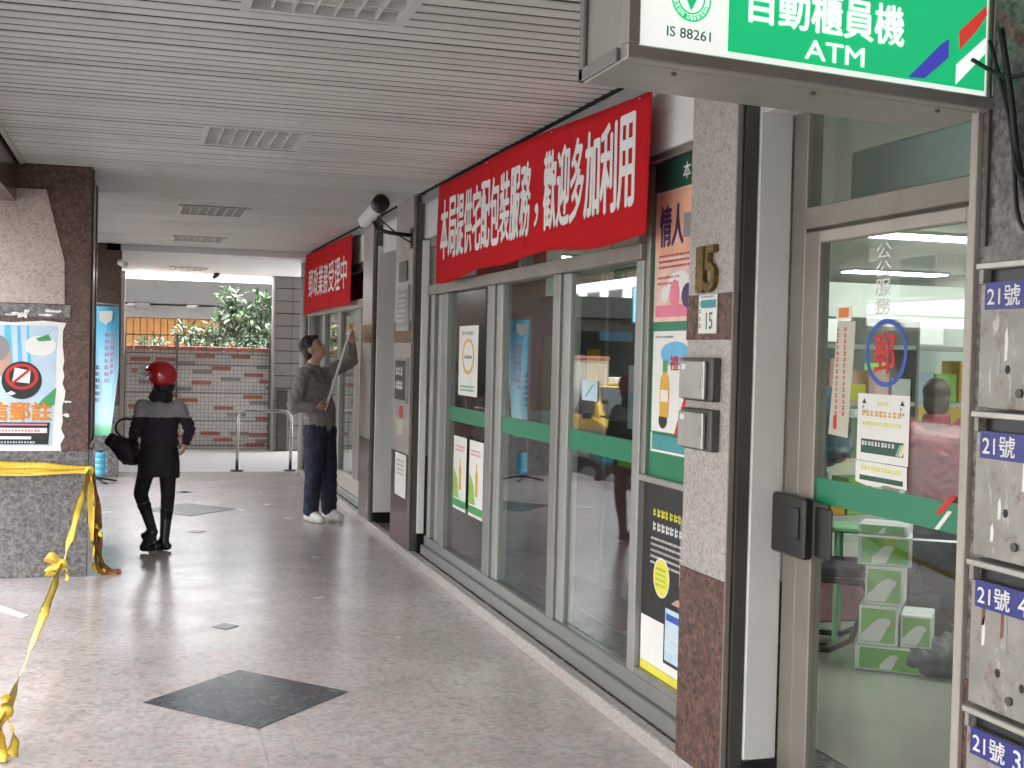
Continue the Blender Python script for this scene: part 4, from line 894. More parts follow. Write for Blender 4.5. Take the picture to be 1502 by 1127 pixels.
t = thing('water_weight', 'light blue ribbed plastic water weight at the banner foot', 'weight', (-.37, 15.3, .07))
MB().tube([(-.37, 15.25, z) for z in (.085, .1, .15, .155, .165, .17, .22, .225, .235, .24, .29, .295, .305, .31, .35, .36)], [.05, .075, .075, .068, .068, .075, .075, .068, .068, .075, .075, .068, .068, .075, .075, .06], 20).build('tank', 'bucket_blue', t, smooth=True)
MB().tube([(-.37, 15.25, .3605), (-.37, 15.25, .38)], .03, 14).build('lid', 'black_plastic', t)
# scraps on the floor
tag(MB().prism([(-.90, 8.30, .001), (-.60, 7.80, .001), (-.575, 7.84, .001), (-.85, 8.33, .001)], (0, 0, .004)).build('paper_strip', 'paper', None), 'white paper strip on the floor at the left picture edge', 'paper strip')
tag(MB().prism([(1.36, 11.98, .001), (1.46, 11.95, .001), (1.5, 11.99, .001), (1.37, 12.02, .001)], (0, 0, .002)).build('paper_scrap', 'paper', None), 'tiny white scrap on the floor by the man', 'paper scrap')

# ---- caution tape
def ribbon(name, pts, width, parent, twist=0, up_=ZP, sub=6, curl=.3, mt='tape'):
    P_ = [V(p) for p in pts]; fine = []
    for i in range(len(P_)-1):
        p0, p1, p2, p3 = P_[max(0, i-1)], P_[i], P_[i+1], P_[min(len(P_)-1, i+2)]
        for k in range(sub):
            t_ = k/sub; fine.append(.5*((2*p1)+(p2-p0)*t_+(2*p0-5*p1+4*p2-p3)*t_*t_+(3*p1-p0-3*p2+p3)*t_**3))
    fine.append(P_[-1]); bm = bmesh.new(); uvl = bm.loops.layers.uv.new('uv'); rows_ = []; s = 0; ph = random.random()*6
    for i, p in enumerate(fine):
        tg = (fine[min(i+1, len(fine)-1)]-fine[max(i-1, 0)]).normalized(); u_ = up_-tg*up_.dot(tg); u_ = u_.normalized() if u_.length > .1 else tg.orthogonal().normalized()
        ang = twist*i/len(fine)*math.pi+.25*math.sin(i*.9+ph); sd_ = Matrix.Rotation(ang, 3, tg) @ u_; nn = tg.cross(sd_)
        if i: s += (p-fine[i-1]).length
        ww = width*(1-.25*abs(math.sin(i*.35+ph)))
        rows_.append([(bm.verts.new(p+sd_*ww*(j/4-.5)+nn*curl*ww*((j/4-.5)**2)+nn*.0006*e), s, j/4) for j in range(5) for e in (1, -1)])
    for i in range(len(rows_)-1):
        a, b = rows_[i], rows_[i+1]
        for j in range(4):
            for e in (0, 1):
                q = [a[2*j+e], a[2*j+2+e], b[2*j+2+e], b[2*j+e]]
                f = bm.faces.new([x_[0] for x_ in (q if e else q[::-1])])
                for lp_, x_ in zip(f.loops, (q if e else q[::-1])): lp_[uvl].uv = (x_[1], x_[2])
        for j in (0, 4):
            q = [a[2*j], a[2*j+1], b[2*j+1], b[2*j]]; f = bm.faces.new([x_[0] for x_ in q])
            for lp_, x_ in zip(f.loops, q): lp_[uvl].uv = (x_[1], x_[2])
    me = bpy.data.meshes.new(name); bm.to_mesh(me); bm.free(); me.polygons.foreach_set('use_smooth', [True]*len(me.polygons)); return mb_link(name, me, mt, parent)
tp_ = thing('caution_tape', 'yellow caution tape tied round the column and stretched down to the floor', 'caution tape', (-.3, 9.1, 0))
kn = V((-.285, 9.08, .735))
ribbon('strand', [(-1.30, 9.095, .80), (-.86, 9.09, .775), (-.55, 9.085, .755), kn], .07, tp_); ribbon('strand', [(-1.30, 9.08, .74), (-.86, 9.075, .735), (-.5, 9.08, .735), kn], .05, tp_, .3); ribbon('strand', [(-1.3, 9.085, .72), (-.8, 9.08, .712), (-.5, 9.08, .722), kn], .03, tp_)
k1 = V((-.372, 7.45, .365)); k2 = V((-.462, 5.25, .155))
ribbon('strand', [kn, (-.33, 8.3, .555), k1], .055, tp_, 1, sub=14); ribbon('strand', [k1, (-.425, 6.3, .24), k2], .05, tp_, 1.3, sub=16); ribbon('strand', [k2, (-.50, 4.9, .07), (-.56, 4.6, .006)], .045, tp_, .4)
ribbon('strand', [kn, (-.278, 9.11, .5), (-.265, 9.14, .25), (-.25, 9.16, .06), (-.18, 9.2, .012)], .05, tp_, 1.2); ribbon('strand', [kn, (-.262, 9.2, .45), (-.235, 9.25, .2), (-.19, 9.25, .03)], .045, tp_, 1.5)
for k_, sc_ in ((kn, .035), (k1, .032), (k2, .03)):
    mb = MB(); mb.ell(k_, (sc_, sc_*.8, sc_*.9), 10); mb.build('knot', 'tape', tp_, smooth=True)
ribbon('bow', [k1, k1+V((-.05, -.02, .05)), k1+V((-.085, -.01, .045)), k1+V((-.06, 0, .015)), k1], .045, tp_, .4); ribbon('bow', [k1, k1+V((-.06, 0, -.02)), k1+V((-.085, 0, -.045)), k1+V((-.03, 0, -.05))], .045, tp_, .3); ribbon('bow', [k1, k1+V((.03, -.02, -.04)), k1+V((.02, -.03, -.085))], .035, tp_, .5)
ribbon('tail', [k2, k2+V((.02, -.02, -.04)), k2+V((.04, -.05, -.10)), k2+V((.03, -.1, -.145))], .05, tp_, .4); ribbon('tail', [k2, k2+V((-.02, -.03, -.05)), k2+V((-.0, -.08, -.12)), k2+V((-.01, -.15, -.148))], .055, tp_, .6); ribbon('tail', [k2, k2+V((-.01, -.01, .05)), k2+V((.01, -.02, .07))], .04, tp_, .3)
for a_, b_, w_ in ((.0, .02, .05), (.03, .05, .06), (.015, .09, .045)):
    ribbon('worn_strand', [kn+V((.01, .03, .02)), (-.262+a_*.3, 9.16+b_*.4, .56), (-.255+a_, 9.18+b_, .32), (-.24+a_, 9.17+b_, .12), (-.20+a_*2, 9.15+b_, .02), (-.10+a_, 9.16+b_, .012)], w_, tp_, .8, mt='tape_worn')
ribbon('tail', [kn, (-.27, 9.06, .62), (-.255, 9.05, .5)], .04, tp_, .5); ribbon('bow', [(-.245, 9.15, .35), (-.22, 9.12, .33), (-.21, 9.12, .27)], .04, tp_, .6)

# ================================================================== POST OFFICE INTERIOR (seen through the panes)
structure(B('interior_floor', 'int_floor', None, 2.63, 9.3, -1.98, 16.29, -.2, .056))
structure(B('interior_ceiling', 'int_ceiling', None, 2.31, 9.3, -1.98, 16.29, 2.66, 2.90))
tag(B('carpet', 'carpet_maroon', None, 2.64, 5.2, 6.6, 9.4, .0575, .064), 'maroon carpet on the post office floor behind the middle window', 'carpet')
n_ = 0
for xx in (4.3, 6.3, 8.3):
    for yy in (2.0, 5.4, 8.9, 12.6):
        t = thing('office_light', ['lit ceiling panel in the near', 'lit ceiling panel in the second', 'lit ceiling panel in the third', 'lit ceiling panel in the farthest'][n_ % 4]+' row of the post office, '+['closest to the windows', 'in the middle', 'closest to the back wall'][n_//4], 'ceiling light', (xx, yy, 2.63), 'lit ceiling panels in the post office')
        B('casing', 'fixture_frame', t, xx-.62, xx+.62, yy-.17, yy+.17, 2.634, 2.659); 
        B('diffuser', 'int_light', t, xx-.60, xx+.60, yy-.15, yy+.15, 2.622, 2.6335); n_ += 1
t = thing('air_duct', 'pale teal boxed duct under the post office ceiling above the door', 'duct', (2.9, 4, 2.2)); B('casing', 'duct_teal', t, 2.72, 3.25, 2.2, 4.46, 2.2, 2.44, .01); B('joint_strip', 'alu', t, 2.715, 3.255, 3.3, 3.33, 2.195, 2.445)
t = thing('added_partition', 'added dark partition that keeps the middle shop window panes dark', 'partition', (3.0, 8, .06)); B('board', 'dark_frame', t, 3.0, 3.06, 6.95, 9.38, .901, 2.05); B('lower_board', 'maroon_panel', t, 2.99, 3.06, 6.95, 9.38, .065, .90)  # partition put in to darken the panes so street reflections show
B('return_board', 'counter_wood', t, 2.33, 3.06, 9.385, 9.415, .065, 2.6)  # dark return added before the pale party wall for the same effect
for yy in (7.0, 7.8, 8.6): B('upright', 'alu', t, 2.985, 2.999, yy, yy+.05, .065, 2.07)
for yy, zz, m_, w1_, h1_ in ((7.3, 1.35, 'paper_blue', .3, .4), (8.1, 1.5, 'ink_gold', .25, .3), (8.3, .95, 'paper_pink', .3, .25), (9.0, 1.4, 'ink_green', .4, .7), (7.45, .9, 'ink_lime', .3, .22)): flat('leaflet', (2.9995, yy, zz), FX, w1_, h1_, m_, t, .003)
t = thing('hanging_sign', 'white and green hanging sign inside the third window pane', 'sign', (2.8, 6.9, 2.0)); 
flat('board', (2.80, 6.85, 2.075), FX, 1.15, .115, 'green_stripe', t, .015); flat('white_end', (2.784, 7.31, 2.075), FX, .22, .112, 'paper', t, .002); disc('emblem', (2.7815, 7.31, 2.075), FX, .05, .042, 'ink_grey', t, .001, .7); text('lettering', '本局郵政服務處', (2.7842, 6.72, 2.075), FX, .75, .06, 'letter_white', t, .001)
for yy in (6.4, 7.3): MB().tube([(2.80, yy, 2.133), (2.80, yy, 2.66)], .004, 6).build('wire', 'alu', t)
# service counter at the back
t = thing('service_counter', 'long service counter with glass screens at the back of the post office', 'counter', (6.5, 9.5, .06)); B('front', 'int_wall', t, 4.4, 9.2, 9.6, 9.75, .0575, 1.0); B('counter_top', 'counter_top', t, 4.35, 9.25, 9.5, 10.2, 1.001, 1.04, .006)
for k in range(5): B('glass_screen', 'pane_clear', t, 4.45+k*.95, 5.35+k*.95, 9.78, 9.79, 1.041, 1.75); B('screen_post', 'alu', t, 4.40+k*.95, 4.44+k*.95, 9.76, 9.80, 1.041, 1.8)
B('header_board', 'int_wall', t, 4.4, 9.2, 9.77, 9.80, 2.0, 2.3)
for k, (xx, m_, ch) in enumerate(((4.9, 'paper', '1'), (5.85, 'paper', '2'), (6.8, 'paper', '3'), (7.75, 'ink_pink', ''), (5.4, 'ink_gold', ''), (6.3, 'ink_lime', ''))):
    flat('number_card', (xx, 9.76, 1.88 if ch else 1.5), FY, .3, .2, m_, t, .004)
for k in range(14): B('counter_item', random.choice(('ink_gold', 'paper', 'ink_lime', 'ink_pink', 'paper_blue', 'leaf')), t, 4.5+k*.33, 4.5+k*.33+random.uniform(.1, .25), 9.9, 10.1, 1.0405, 1.1+random.random()*.3, .006)
# shelves behind the queue
t = thing('display_shelf', 'display shelf with yellow and pink goods seen through the door', 'shelf', (4.9, 7.8, .06))
for z in (.5, .9, 1.3, 1.7): B('shelf_board', 'counter_top', t, 4.3, 6.3, 7.75, 8.1, z, z+.03)
for xx in (4.28, 5.3, 6.3): B('upright', 'alu', t, xx, xx+.02, 7.74, 8.11, .0575, 1.9)
for z in (.53, .93, 1.33):
    x_ = 4.33
    while x_ < 6.1:
        w_ = random.uniform(.08, .2); B('goods', random.choice(('ink_gold', 'ink_lime', 'paper', 'paper_pink', 'ink_yellow', 'leaf_pale', 'paper_blue')), t, x_, x_+w_, 7.78, 8.0, z+.0005, z+random.uniform(.12, .3), .004); x_ += w_+.02
t = thing('marble_bench', 'low black marble counter seen through the lower door glass', 'counter', (4.5, 5.6, .06)); MB().obox((3.95, 5.78, .0575), V((1.5, -1.0, 0)), V((.25, .35, 0)), V((0, 0, .62))).build('block', 'marble_black', t, .01)
t = thing('dust_sack', 'grey plastic sack lying on the post office floor', 'sack', (3.95, 5.35, .06)); mb = MB(); mb.ell((3.95, 5.35, .15), (.2, .16, .10), 14); mb.ell((4.1, 5.25, .14), (.16, .14, .09), 14); mb.ell((3.8, 5.42, .13), (.12, .12, .08), 12); remesh(mb, 'sack', 'bag_grey', t, .015, 2, .03); MB().tube([(3.86, 5.24, .12), (3.87, 5.22, .2), (3.9, 5.3, .25)], .006, 6).build('tie', 'paper', t)
# cartons with a white bird print
RC = Matrix.Rotation(math.radians(-38), 3, 'Z'); cr, cd = RC @ XP, RC @ YP
O_ = V((3.50, 5.56, .0575))
def carton(a, z, w_, h_, label, d_=.24, off=0, ang=0.):
    t = thing('carton', label, 'carton', O_+cr*a+V((0, 0, z)), 'cartons stacked inside the door')
    r_ = Matrix.Rotation(ang, 3, 'Z') @ cr; q = Matrix.Rotation(ang, 3, 'Z') @ cd; o = O_+cr*a+q*off+V((0, 0, z)); fr_ = (r_, ZP); n_ = r_.cross(ZP)
    MB().obox(o, r_*w_, q*d_, ZP*h_).build('box', 'carton_white', t, .004); c_ = o+r_*w_*.5+ZP*h_*.5+n_*.0006
    flat('green_print', c_+r_*w_*.0, fr_, w_*.86, h_*.84, 'carton_green', t, .0006)
    s = h_*.42; bird = [(-1.0, -.95), (.1, -.95), (.35, -.5), (.55, -.05), (.75, .2), (.78, .28), (.6, .42), (.35, .5), (.0, .42), (-.35, .15), (-.75, -.3), (-1.0, -.5)]
    poly('bird_print', c_+n_*.0008, fr_, [(x_*s*.95, y_*s) for x_, y_ in bird], 'paper', t, .0006); poly('beak_print', c_+n_*.0008, fr_, [(.78*s*.95, .3*s), (.95*s, .1*s), (.72*s*.95, .16*s)], 'ink_orange', t, .0007)
    flat('top_flap', o+r_*w_*.5+q*d_*.5+ZP*(h_+.0005), (r_, q), w_*.98, d_*.49, 'carton_white', t, .002)
carton(0, 0, .345, .125, 'white and green carton on the floor, bottom of the stack')
carton(.015, .128, .19, .20, 'carton with bird print, second in the tall stack'); carton(.215, .128, .15, .165, 'small carton on the right of the stack', off=.02)
carton(.04, .331, .185, .195, 'carton with bird print, third in the tall stack'); carton(.0, .529, .26, .15, 'wide carton topmost of the stack', ang=.06)
carton(-.005, .683, .24, .05, 'flat open carton lid on top of the stack', .22, .03, -.05)
# black cantilever chair and green seat
t = thing('cantilever_chair', 'black tube chair with looped legs behind the cartons', 'chair', (3.55, 6.05, .06))
for k, off in enumerate((V((0, 0, 0)), V((.28, .34, 0)))):
    p = [V(q)+off for q in ((3.25, 5.95, .85), (3.30, 5.92, .5), (3.42, 5.80, .47), (3.62, 5.70, .46), (3.66, 5.70, .40), (3.60, 5.76, .15), (3.52, 5.84, .085), (3.35, 5.98, .08), (3.30, 6.0, .08))]
    MB().tube(p, .016, 10).build('frame_loop', 'black_metal', t, smooth=True)
B('cross_tube', 'black_metal', t, 3.3, 3.6, 6.0, 6.36, .068, .085); 
MB().obox((3.40, 5.80, .485), V((.22, -.12, 0)), V((.28, .34, 0)), V((0, 0, .05))).build('seat', 'cloth_black', t, .01); MB().obox((3.26, 5.93, .6), V((.03, -.02, 0)), V((.28, .34, 0)), V((0, 0, .28))).build('backrest', 'cloth_black', t, .01)
t = thing('green_stool', 'pale green plastic stool seat seen below the door stripe', 'stool', (3.87, 6.07, .06)); MB().obox((3.70, 6.15, .66), V((.32, -.22, 0)), V((.16, .22, 0)), V((0, 0, .035))).build('seat', 'chair_green', t, .01)
for a, b in ((3.74, 6.15), (4.0, 5.97), (3.87, 6.33), (4.14, 6.13)): MB().tube([(a, b, .0575), (a, b, .659)], .016, 8).build('leg', 'chair_green', t)

# ================================================================== PEOPLE
def headm(mb, c, F, U, s=1.):
    F = F.normalized(); R_ = F.cross(U).normalized(); U = R_.cross(F); rot = Matrix((R_, F, U)).transposed(); c = V(c)
    mb.ell(c+U*.02*s, (.076*s, .096*s, .105*s), 20, rot); mb.ell(c+F*.025*s-U*.055*s, (.056*s, .066*s, .062*s), 16, rot); mb.ell(c+F*.06*s-U*.02*s, (.055*s, .035*s, .055*s), 14, rot)
    mb.cap(c+F*.088*s+U*.015*s, .011*s, c+F*.108*s-U*.022*s, .016*s, 8); mb.ell(c+F*.088*s-U*.06*s, (.024*s, .012*s, .012*s), 10, rot)
    for e in (-1, 1): mb.ell(c+R_*e*.077*s-U*.005*s-F*.005*s, (.012*s, .022*s, .033*s), 10, rot)
    return R_, F, U
def face_parts(t, c, R_, F, U, s=1.):
    for e in (-1, 1):
        MB().ell(V(c)+F*.086*s+R_*e*.031*s+U*.012*s, (.012*s, .012*s, .008*s), 10).build('eye', 'ink_black', t, smooth=True)
        MB().cap(V(c)+F*.092*s+R_*e*.018*s+U*.034*s, .004*s, V(c)+F*.085*s+R_*e*.046*s+U*.034*s, .0035*s, 6).build('eyebrow', 'hair', t)
def hand(mb, w, d, n, s=1., curl=.6):
    """palm from wrist w along d, palm facing n, five fingers bending towards n"""
    w = V(w); d = V(d).normalized(); n = V(n); n = (n-d*n.dot(d)).normalized(); sd_ = d.cross(n)
    rot = Matrix((sd_, d, n)).transposed(); mb.ell(w+d*.045*s, (.040*s, .052*s, .016*s), 12, rot)
    for k, L in enumerate((.066, .076, .071, .056)):
        b0 = w+d*.082*s+sd_*(.030-.0195*k)*s; dirv = d; r = .0088*s
        for seg_ in range(3):
            dirv = (Matrix.Rotation(-curl*(.5 if seg_ == 0 else .8), 3, sd_) @ dirv).normalized() if False else (dirv*math.cos(curl*.8)+n*math.sin(curl*.8)).normalized() if seg_ == 0 else (dirv+n*math.tan(min(1.0, curl*.55))).normalized()
            e = b0+dirv*L*s*(.45, .32, .26)[seg_]; mb.cap(b0, r, e, r*.9, 8); b0 = e; r *= .92
    tb = w+d*.02*s+sd_*.032*s; t1 = tb+(d*.6+sd_*.6+n*.4).normalized()*.035*s; t2 = t1+(d*.8+n*.6).normalized()*.032*s
    mb.cap(tb, .012*s, t1, .0105*s, 8); mb.cap(t1, .0105*s, t2, .009*s, 8)
def body(t, J, F, U, skin, s=1., hands=True, voxel=.009):
    mb = MB(); r = headm(mb, J['head'], F, U, s); 
    mb.cap(J['neck'], .058*s, V(J['head'])-r[2]*.05*s, .052*s)
    for e in 'LR':
        mb.cap(J['sh'+e], .048*s, J['el'+e], .040*s); mb.cap(J['el'+e], .040*s, J['wr'+e], .027*s)
        mb.cap(J['hip'+e], .066*s, J['kn'+e], .048*s); mb.cap(J['kn'+e], .055*s, J['an'+e], .036*s); mb.cap(J['an'+e], .038*s, J['toe'+e], .03*s)
        mb.cap(J['chest'], .085*s, J['sh'+e], .044*s); mb.cap(J['pelvis'], .085*s, J['hip'+e], .066*s)
        if hands: d = V(J['wr'+e])-V(J['el'+e]) if ('hd'+e) not in J else V(J['hd'+e]); hand(mb, J['wr'+e], d, J.get('hn'+e, V((0, 0, -1))), s, J.get('hc'+e, .6))
    mb.cap(J['pelvis'], .095*s, J['chest'], .10*s); mb.cap(J['chest'], .10*s, J['neck'], .056*s)
    o = remesh(mb, 'body', skin, t, voxel, 4); return r
def top_garment(mb, J, s, g=.02, sleeves=('L', 'R'), hem=None, cuff=.85):
    mb.cap(J['chest'], (.125+g)*s, J['neck'], .062*s)
    c, p = V(J['chest']), V(J['pelvis'])
    mb.cap(c, (.118+g)*s, p+(c-p)*.12, (.112+g)*s)
    sv = (V(J['shR'])-V(J['shL'])).normalized()
    for k in (-1, 1): mb.cap(c+sv*k*.055*s, (.10+g)*s, p+sv*k*.055*s+(c-p)*.1, (.095+g)*s)
    for e in sleeves:
        mb.cap(c+(V(J['sh'+e])-c)*.35, (.085+g)*s, J['sh'+e], (.052+g)*s); mb.cap(J['sh'+e], (.052+g)*s, J['el'+e], (.043+g)*s)
        w = V(J['el'+e]).lerp(V(J['wr'+e]), cuff); mb.cap(J['el'+e], (.043+g)*s, w, (.032+g*.7)*s)
def trousers(mb, J, s, g=.016, bottom=.95):
    for e in 'LR':
        mb.cap(V(J['pelvis'])+V((0, 0, .05*s)), (.098+g*.2)*s, J['hip'+e], (.085+g)*s); mb.cap(J['hip'+e], (.084+g)*s, J['kn'+e], (.06+g)*s)
        a = V(J['kn'+e]).lerp(V(J['an'+e]), bottom); mb.cap(J['kn'+e], (.06+g)*s, a, (.05+g)*s)
def shoe(mb, an, toe, s, h=.05):
    an, toe = V(an), V(toe); d = toe-an; d.z = 0; d.normalize(); g0 = an-d*.04*s
    g0.z = toe.z; mb.cap(g0+V((0, 0, .012)), .036*s, toe, .036*s); mb.cap(an, .045*s, an+d*.08*s-V((0, 0, .035*s)), .036*s); mb.cap(an, .046*s, toe+V((0, 0, .004)), .040*s)
# ---- woman in the red helmet, walking away
s = .88
t = thing('person', 'person in red helmet, grey and black jumper, skirt and boots walking away', 'person', (.2, 10.19, 0), 'people in the scene')
J = dict(pelvis=(.185, 10.19, .80), chest=(.19, 10.2, 1.04), neck=(.197, 10.2, 1.19), head=(.19, 10.21, 1.345), shL=(.055, 10.2, 1.135), elL=(.005, 10.15, .945), wrL=(-.01, 10.27, .86), shR=(.325, 10.2, 1.135), elR=(.415, 10.12, .955), wrR=(.385, 10.22, .835), hipL=(.125, 10.19, .76), knL=(.055, 10.25, .44), anL=(.150, 10.06, .165), toeL=(.085, 10.10, .04), hipR=(.25, 10.19, .76), knR=(.262, 10.25, .42), anR=(.238, 10.20, .072), toeR=(.15, 10.27, .024), hnL=V((0, -.3, -1)), hnR=V((-1, 0, -.2)))
F, U = V((-.93, .38, -.06)), V((0, 0, 1))
R_, F_, U_ = body(t, J, F, U, 'skin_pale', s); face_parts(t, J['head'], R_, F_, U_, s)
mb = MB(); top_garment(mb, J, s, .010); o = remesh(mb, 'jumper', 'knit_plum', t, .009, 4, .014, (1, 1, 1.6))
# grey yoke: the upper faces of the jumper carry the lighter yarn
o.data.materials.append(MATS['knit_grey'])
for p in o.data.polygons:
    if p.center.z > 1.045+.004*math.sin(p.center.x*40) and p.center.z > 1.045: p.material_index = 1
mb = MB()
for k in range(1): 
    ring = [(.125, .80+.06), (.145, .78), (.158, .70), (.160, .585), (.154, .58), (.14, .68)]
    n = 28; vs = [[mb.bm.verts.new((.188+r_*1.0*math.cos(a)*1.0, 10.195+r_*.82*math.sin(a)*(1+.05*math.sin(5*a)), z+.008*math.sin(3*a))) for a in [2*math.pi*i/n for i in range(n)]] for r_, z in ring]
    for i in range(len(vs)-1):
        for j in range(n): mb.bm.faces.new((vs[i][j], vs[i][(j+1) % n], vs[i+1][(j+1) % n], vs[i+1][j]))
    mb.build('skirt', 'cloth_black', t, smooth=True)
mb = MB(); trousers(mb, J, s, .004, .5); remesh(mb, 'leggings', 'cloth_black', t, .011, 4)
for e in 'LR':
    mb = MB(); kn_, an_ = V(J['kn'+e]), V(J['an'+e]); mb.cap(kn_.lerp(an_, .30), .056*s, an_, .042*s); shoe(mb, an_, J['toe'+e], s); mb.cap(an_-V((0, 0, .02)), .035*s, V((an_.x+.02, an_.y-.005, J['toe'+e][2]-.005)), .018*s)
    remesh(mb, 'boot', 'boot_leather', t, .008, 3); MB().tube([kn_.lerp(an_, .26), kn_.lerp(an_, .33)], [.061*s, .060*s], 16).build('boot_cuff', 'boot_leather', t, smooth=True)
mb = MB(); mb.tube([(.195, 10.2, 1.165), (.195, 10.2, 1.20), (.195, 10.2, 1.235), (.195, 10.2, 1.255)], [.085, .095, .088, .07], 18); remesh(mb, 'scarf', 'cloth_black', t, .008, 2, .012, (1, 1, 3))
mb = MB(); hc = V(J['head']); mb.ell(hc-F_*.03-U_*.04, (.085, .07, .10), 16); remesh(mb, 'hair', 'hair', t, .009, 3)
# helmet: shell cut open in front, trim, visor
bm = bmesh.new(); rot = Matrix((R_, F_, U_)).transposed(); HC = hc+U_*.022
bmesh.ops.create_uvsphere(bm, u_segments=32, v_segments=20, radius=1, matrix=Matrix.Diagonal((.112, .132, .122, 1)))
bmesh.ops.delete(bm, geom=[v for v in bm.verts if v.co.z < -.082 or (v.co.y > .05 and v.co.z < .03)], context='VERTS')
bmesh.ops.solidify(bm, geom=bm.faces[:], thickness=.012); bmesh.ops.transform(bm, matrix=Matrix.Translation(HC) @ rot.to_4x4(), verts=bm.verts)
me = bpy.data.meshes.new('helmet'); bm.to_mesh(me); bm.free(); me.polygons.foreach_set('use_smooth', [True]*len(me.polygons)); hm = mb_link('helmet', me, 'helmet_red', t)
mb = MB()
for k in range(9):
    a0, a1 = [math.radians(-62+k_*15.5-8) for k_ in (k, k+1)]
    def vp(a, r_, z): return HC+R_*(.114+r_)*math.sin(a)+F_*(.134+r_)*math.cos(a)+U_*z
    mb.prism([vp(a0, .005, .035), vp(a1, .005, .035), vp(a1, .045, .01), vp(a0, .045, .01)], U_*.006)
bmesh.ops.remove_doubles(mb.bm, verts=mb.bm.verts[:], dist=1e-4); mb.build('visor', 'visor_white', hm, smooth=False)
mb = MB(); mb.ell(HC+F_*.128+U_*.035, (.085, .045, .048), 16, rot); mb.build('visor_mount', 'visor_white', hm, smooth=True)
MB().tube([HC-R_*.105-U_*.05, HC-R_*.07+F_*.05-U_*.13, HC+R_*.07+F_*.05-U_*.13, HC+R_*.105-U_*.05], .007, 6).build('chin_strap', 'black_plastic', hm)
t = thing('handbag', 'dark plum handbag with looped handle hanging from the walking person', 'handbag', (-.09, 10.25, .65))
mb = MB(); mb.cap((-.16, 10.27, .86), .055, (-.06, 10.26, .73), .06); mb.cap((-.10, 10.27, .83), .07, (-.015, 10.26, .74), .075); mb.cap((-.17, 10.27, .85), .05, (-.02, 10.27, .82), .055); remesh(mb, 'bag', 'bag_plum', t, .009, 4, .014)
MB().tube([(-.10, 10.27, .89)]+[(-.055+.085*math.cos(a), 10.26, .955+.075*math.sin(a)) for a in [math.pi*(1.15-i*.11) for i in range(13)]]+[(.0, 10.265, .86)], .009, 8).build('handle', 'cloth_black', t, smooth=True)
# ---- man with the scroll
s = 1.0
t = thing('person', 'person in grey sweater and jeans reaching up to the far window', 'person', (1.67, 11.72, 0), 'people in the scene')
J = dict(pelvis=(1.655, 11.72, .90), chest=(1.60, 11.72, 1.22), neck=(1.575, 11.72, 1.43), head=(1.575, 11.715, 1.605), shR=(1.475, 11.59, 1.37), elR=(1.385, 11.53, 1.09), wrR=(1.575, 11.475, 1.07), shL=(1.715, 11.86, 1.38), elL=(1.955, 11.88, 1.50), wrL=(1.945, 11.80, 1.665), hipR=(1.60, 11.665, .86), hipL=(1.71, 11.785, .86), knR=(1.595, 11.65, .47), knL=(1.745, 11.785, .47), anR=(1.575, 11.68, .09), anL=(1.765, 11.80, .09), toeR=(1.655, 11.565, .034), toeL=(1.855, 11.70, .034), hdR=V((1, .2, .1)), hnR=V((0, .6, .6)), hcR=.9, hdL=V((-.1, -.2, 1)), hnL=V((-.2, -1, -.1)), hcL=.7)
F, U = V((.80, -.42, .42)), V((-.35, .1, .93))
R_, F_, U_ = body(t, J, F, U, 'skin', s); face_parts(t, J['head'], R_, F_, U_, s)
mb = MB(); top_garment(mb, J, s, .022); mb.cap((1.648, 11.72, .955), .135, (1.635, 11.72, 1.0), .14); mb.cap((1.61, 11.675, .96), .115, (1.60, 11.67, 1.05), .12); mb.cap((1.69, 11.765, .96), .115, (1.68, 11.76, 1.05), .12); remesh(mb, 'sweater', 'sweater_grey', t, .009, 4, .011, (1, 1, 1.3))
mb = MB(); mb.tube([(1.573, 11.72, 1.415), (1.575, 11.718, 1.445), (1.58, 11.716, 1.465)], [.085, .078, .066], 18); remesh(mb, 'collar', 'sweater_grey', t, .008, 2)
mb = MB(); trousers(mb, J, s, .024, .93); remesh(mb, 'jeans', 'jeans', t, .009, 4, .009, (1, 1, .9))
for e in 'LR': mb = MB(); shoe(mb, J['an'+e], J['toe'+e], 1.05); sh_ = remesh(mb, 'shoe', 'shoe_white', t, .008, 3);
hc = V(J['head']); mb = MB(); rot = Matrix((R_, F_, U_)).transposed()
mb.ell(hc-F_*.022+U_*.045, (.086, .098, .096), 18, rot); mb.ell(hc-F_*.05-U_*.01, (.080, .062, .085), 16, rot); mb.ell(hc+F_*.05+U_*.09, (.06, .045, .03), 12, rot)
for k in range(40):
    d = V((random.gauss(0, 1), random.gauss(-.4, 1), random.gauss(.6, .7))).normalized(); p = hc-F_*.022+U_*.045+R_*d.x*.08+F_*d.y*.092+U_*d.z*.09
    if (p-hc).dot(F_) < .055 or d.z > .7: mb.cap(p, .012, p+(R_*d.x+F_*d.y*.6+U_*d.z*.3)*.018, .006, 6)
remesh(mb, 'hair', 'hair', t, .007, 2)
t = thing('paper_roll', 'long white paper roll held slanting by the person at the window', 'paper roll', (1.66, 11.5, 1.06))
p0, p1 = V((1.665, 11.515, 1.05)), V((1.925, 11.735, 1.80)); MB().tube([p0, p0.lerp(p1, .5), p1], [.012, .013, .012], 16, cap=False).build('sheet', 'paper', t, smooth=True); MB().tube([p0+(p1-p0)*.001, p1-(p1-p0)*.001], .007, 12).build('inner_turn', 'paper', t, smooth=True)
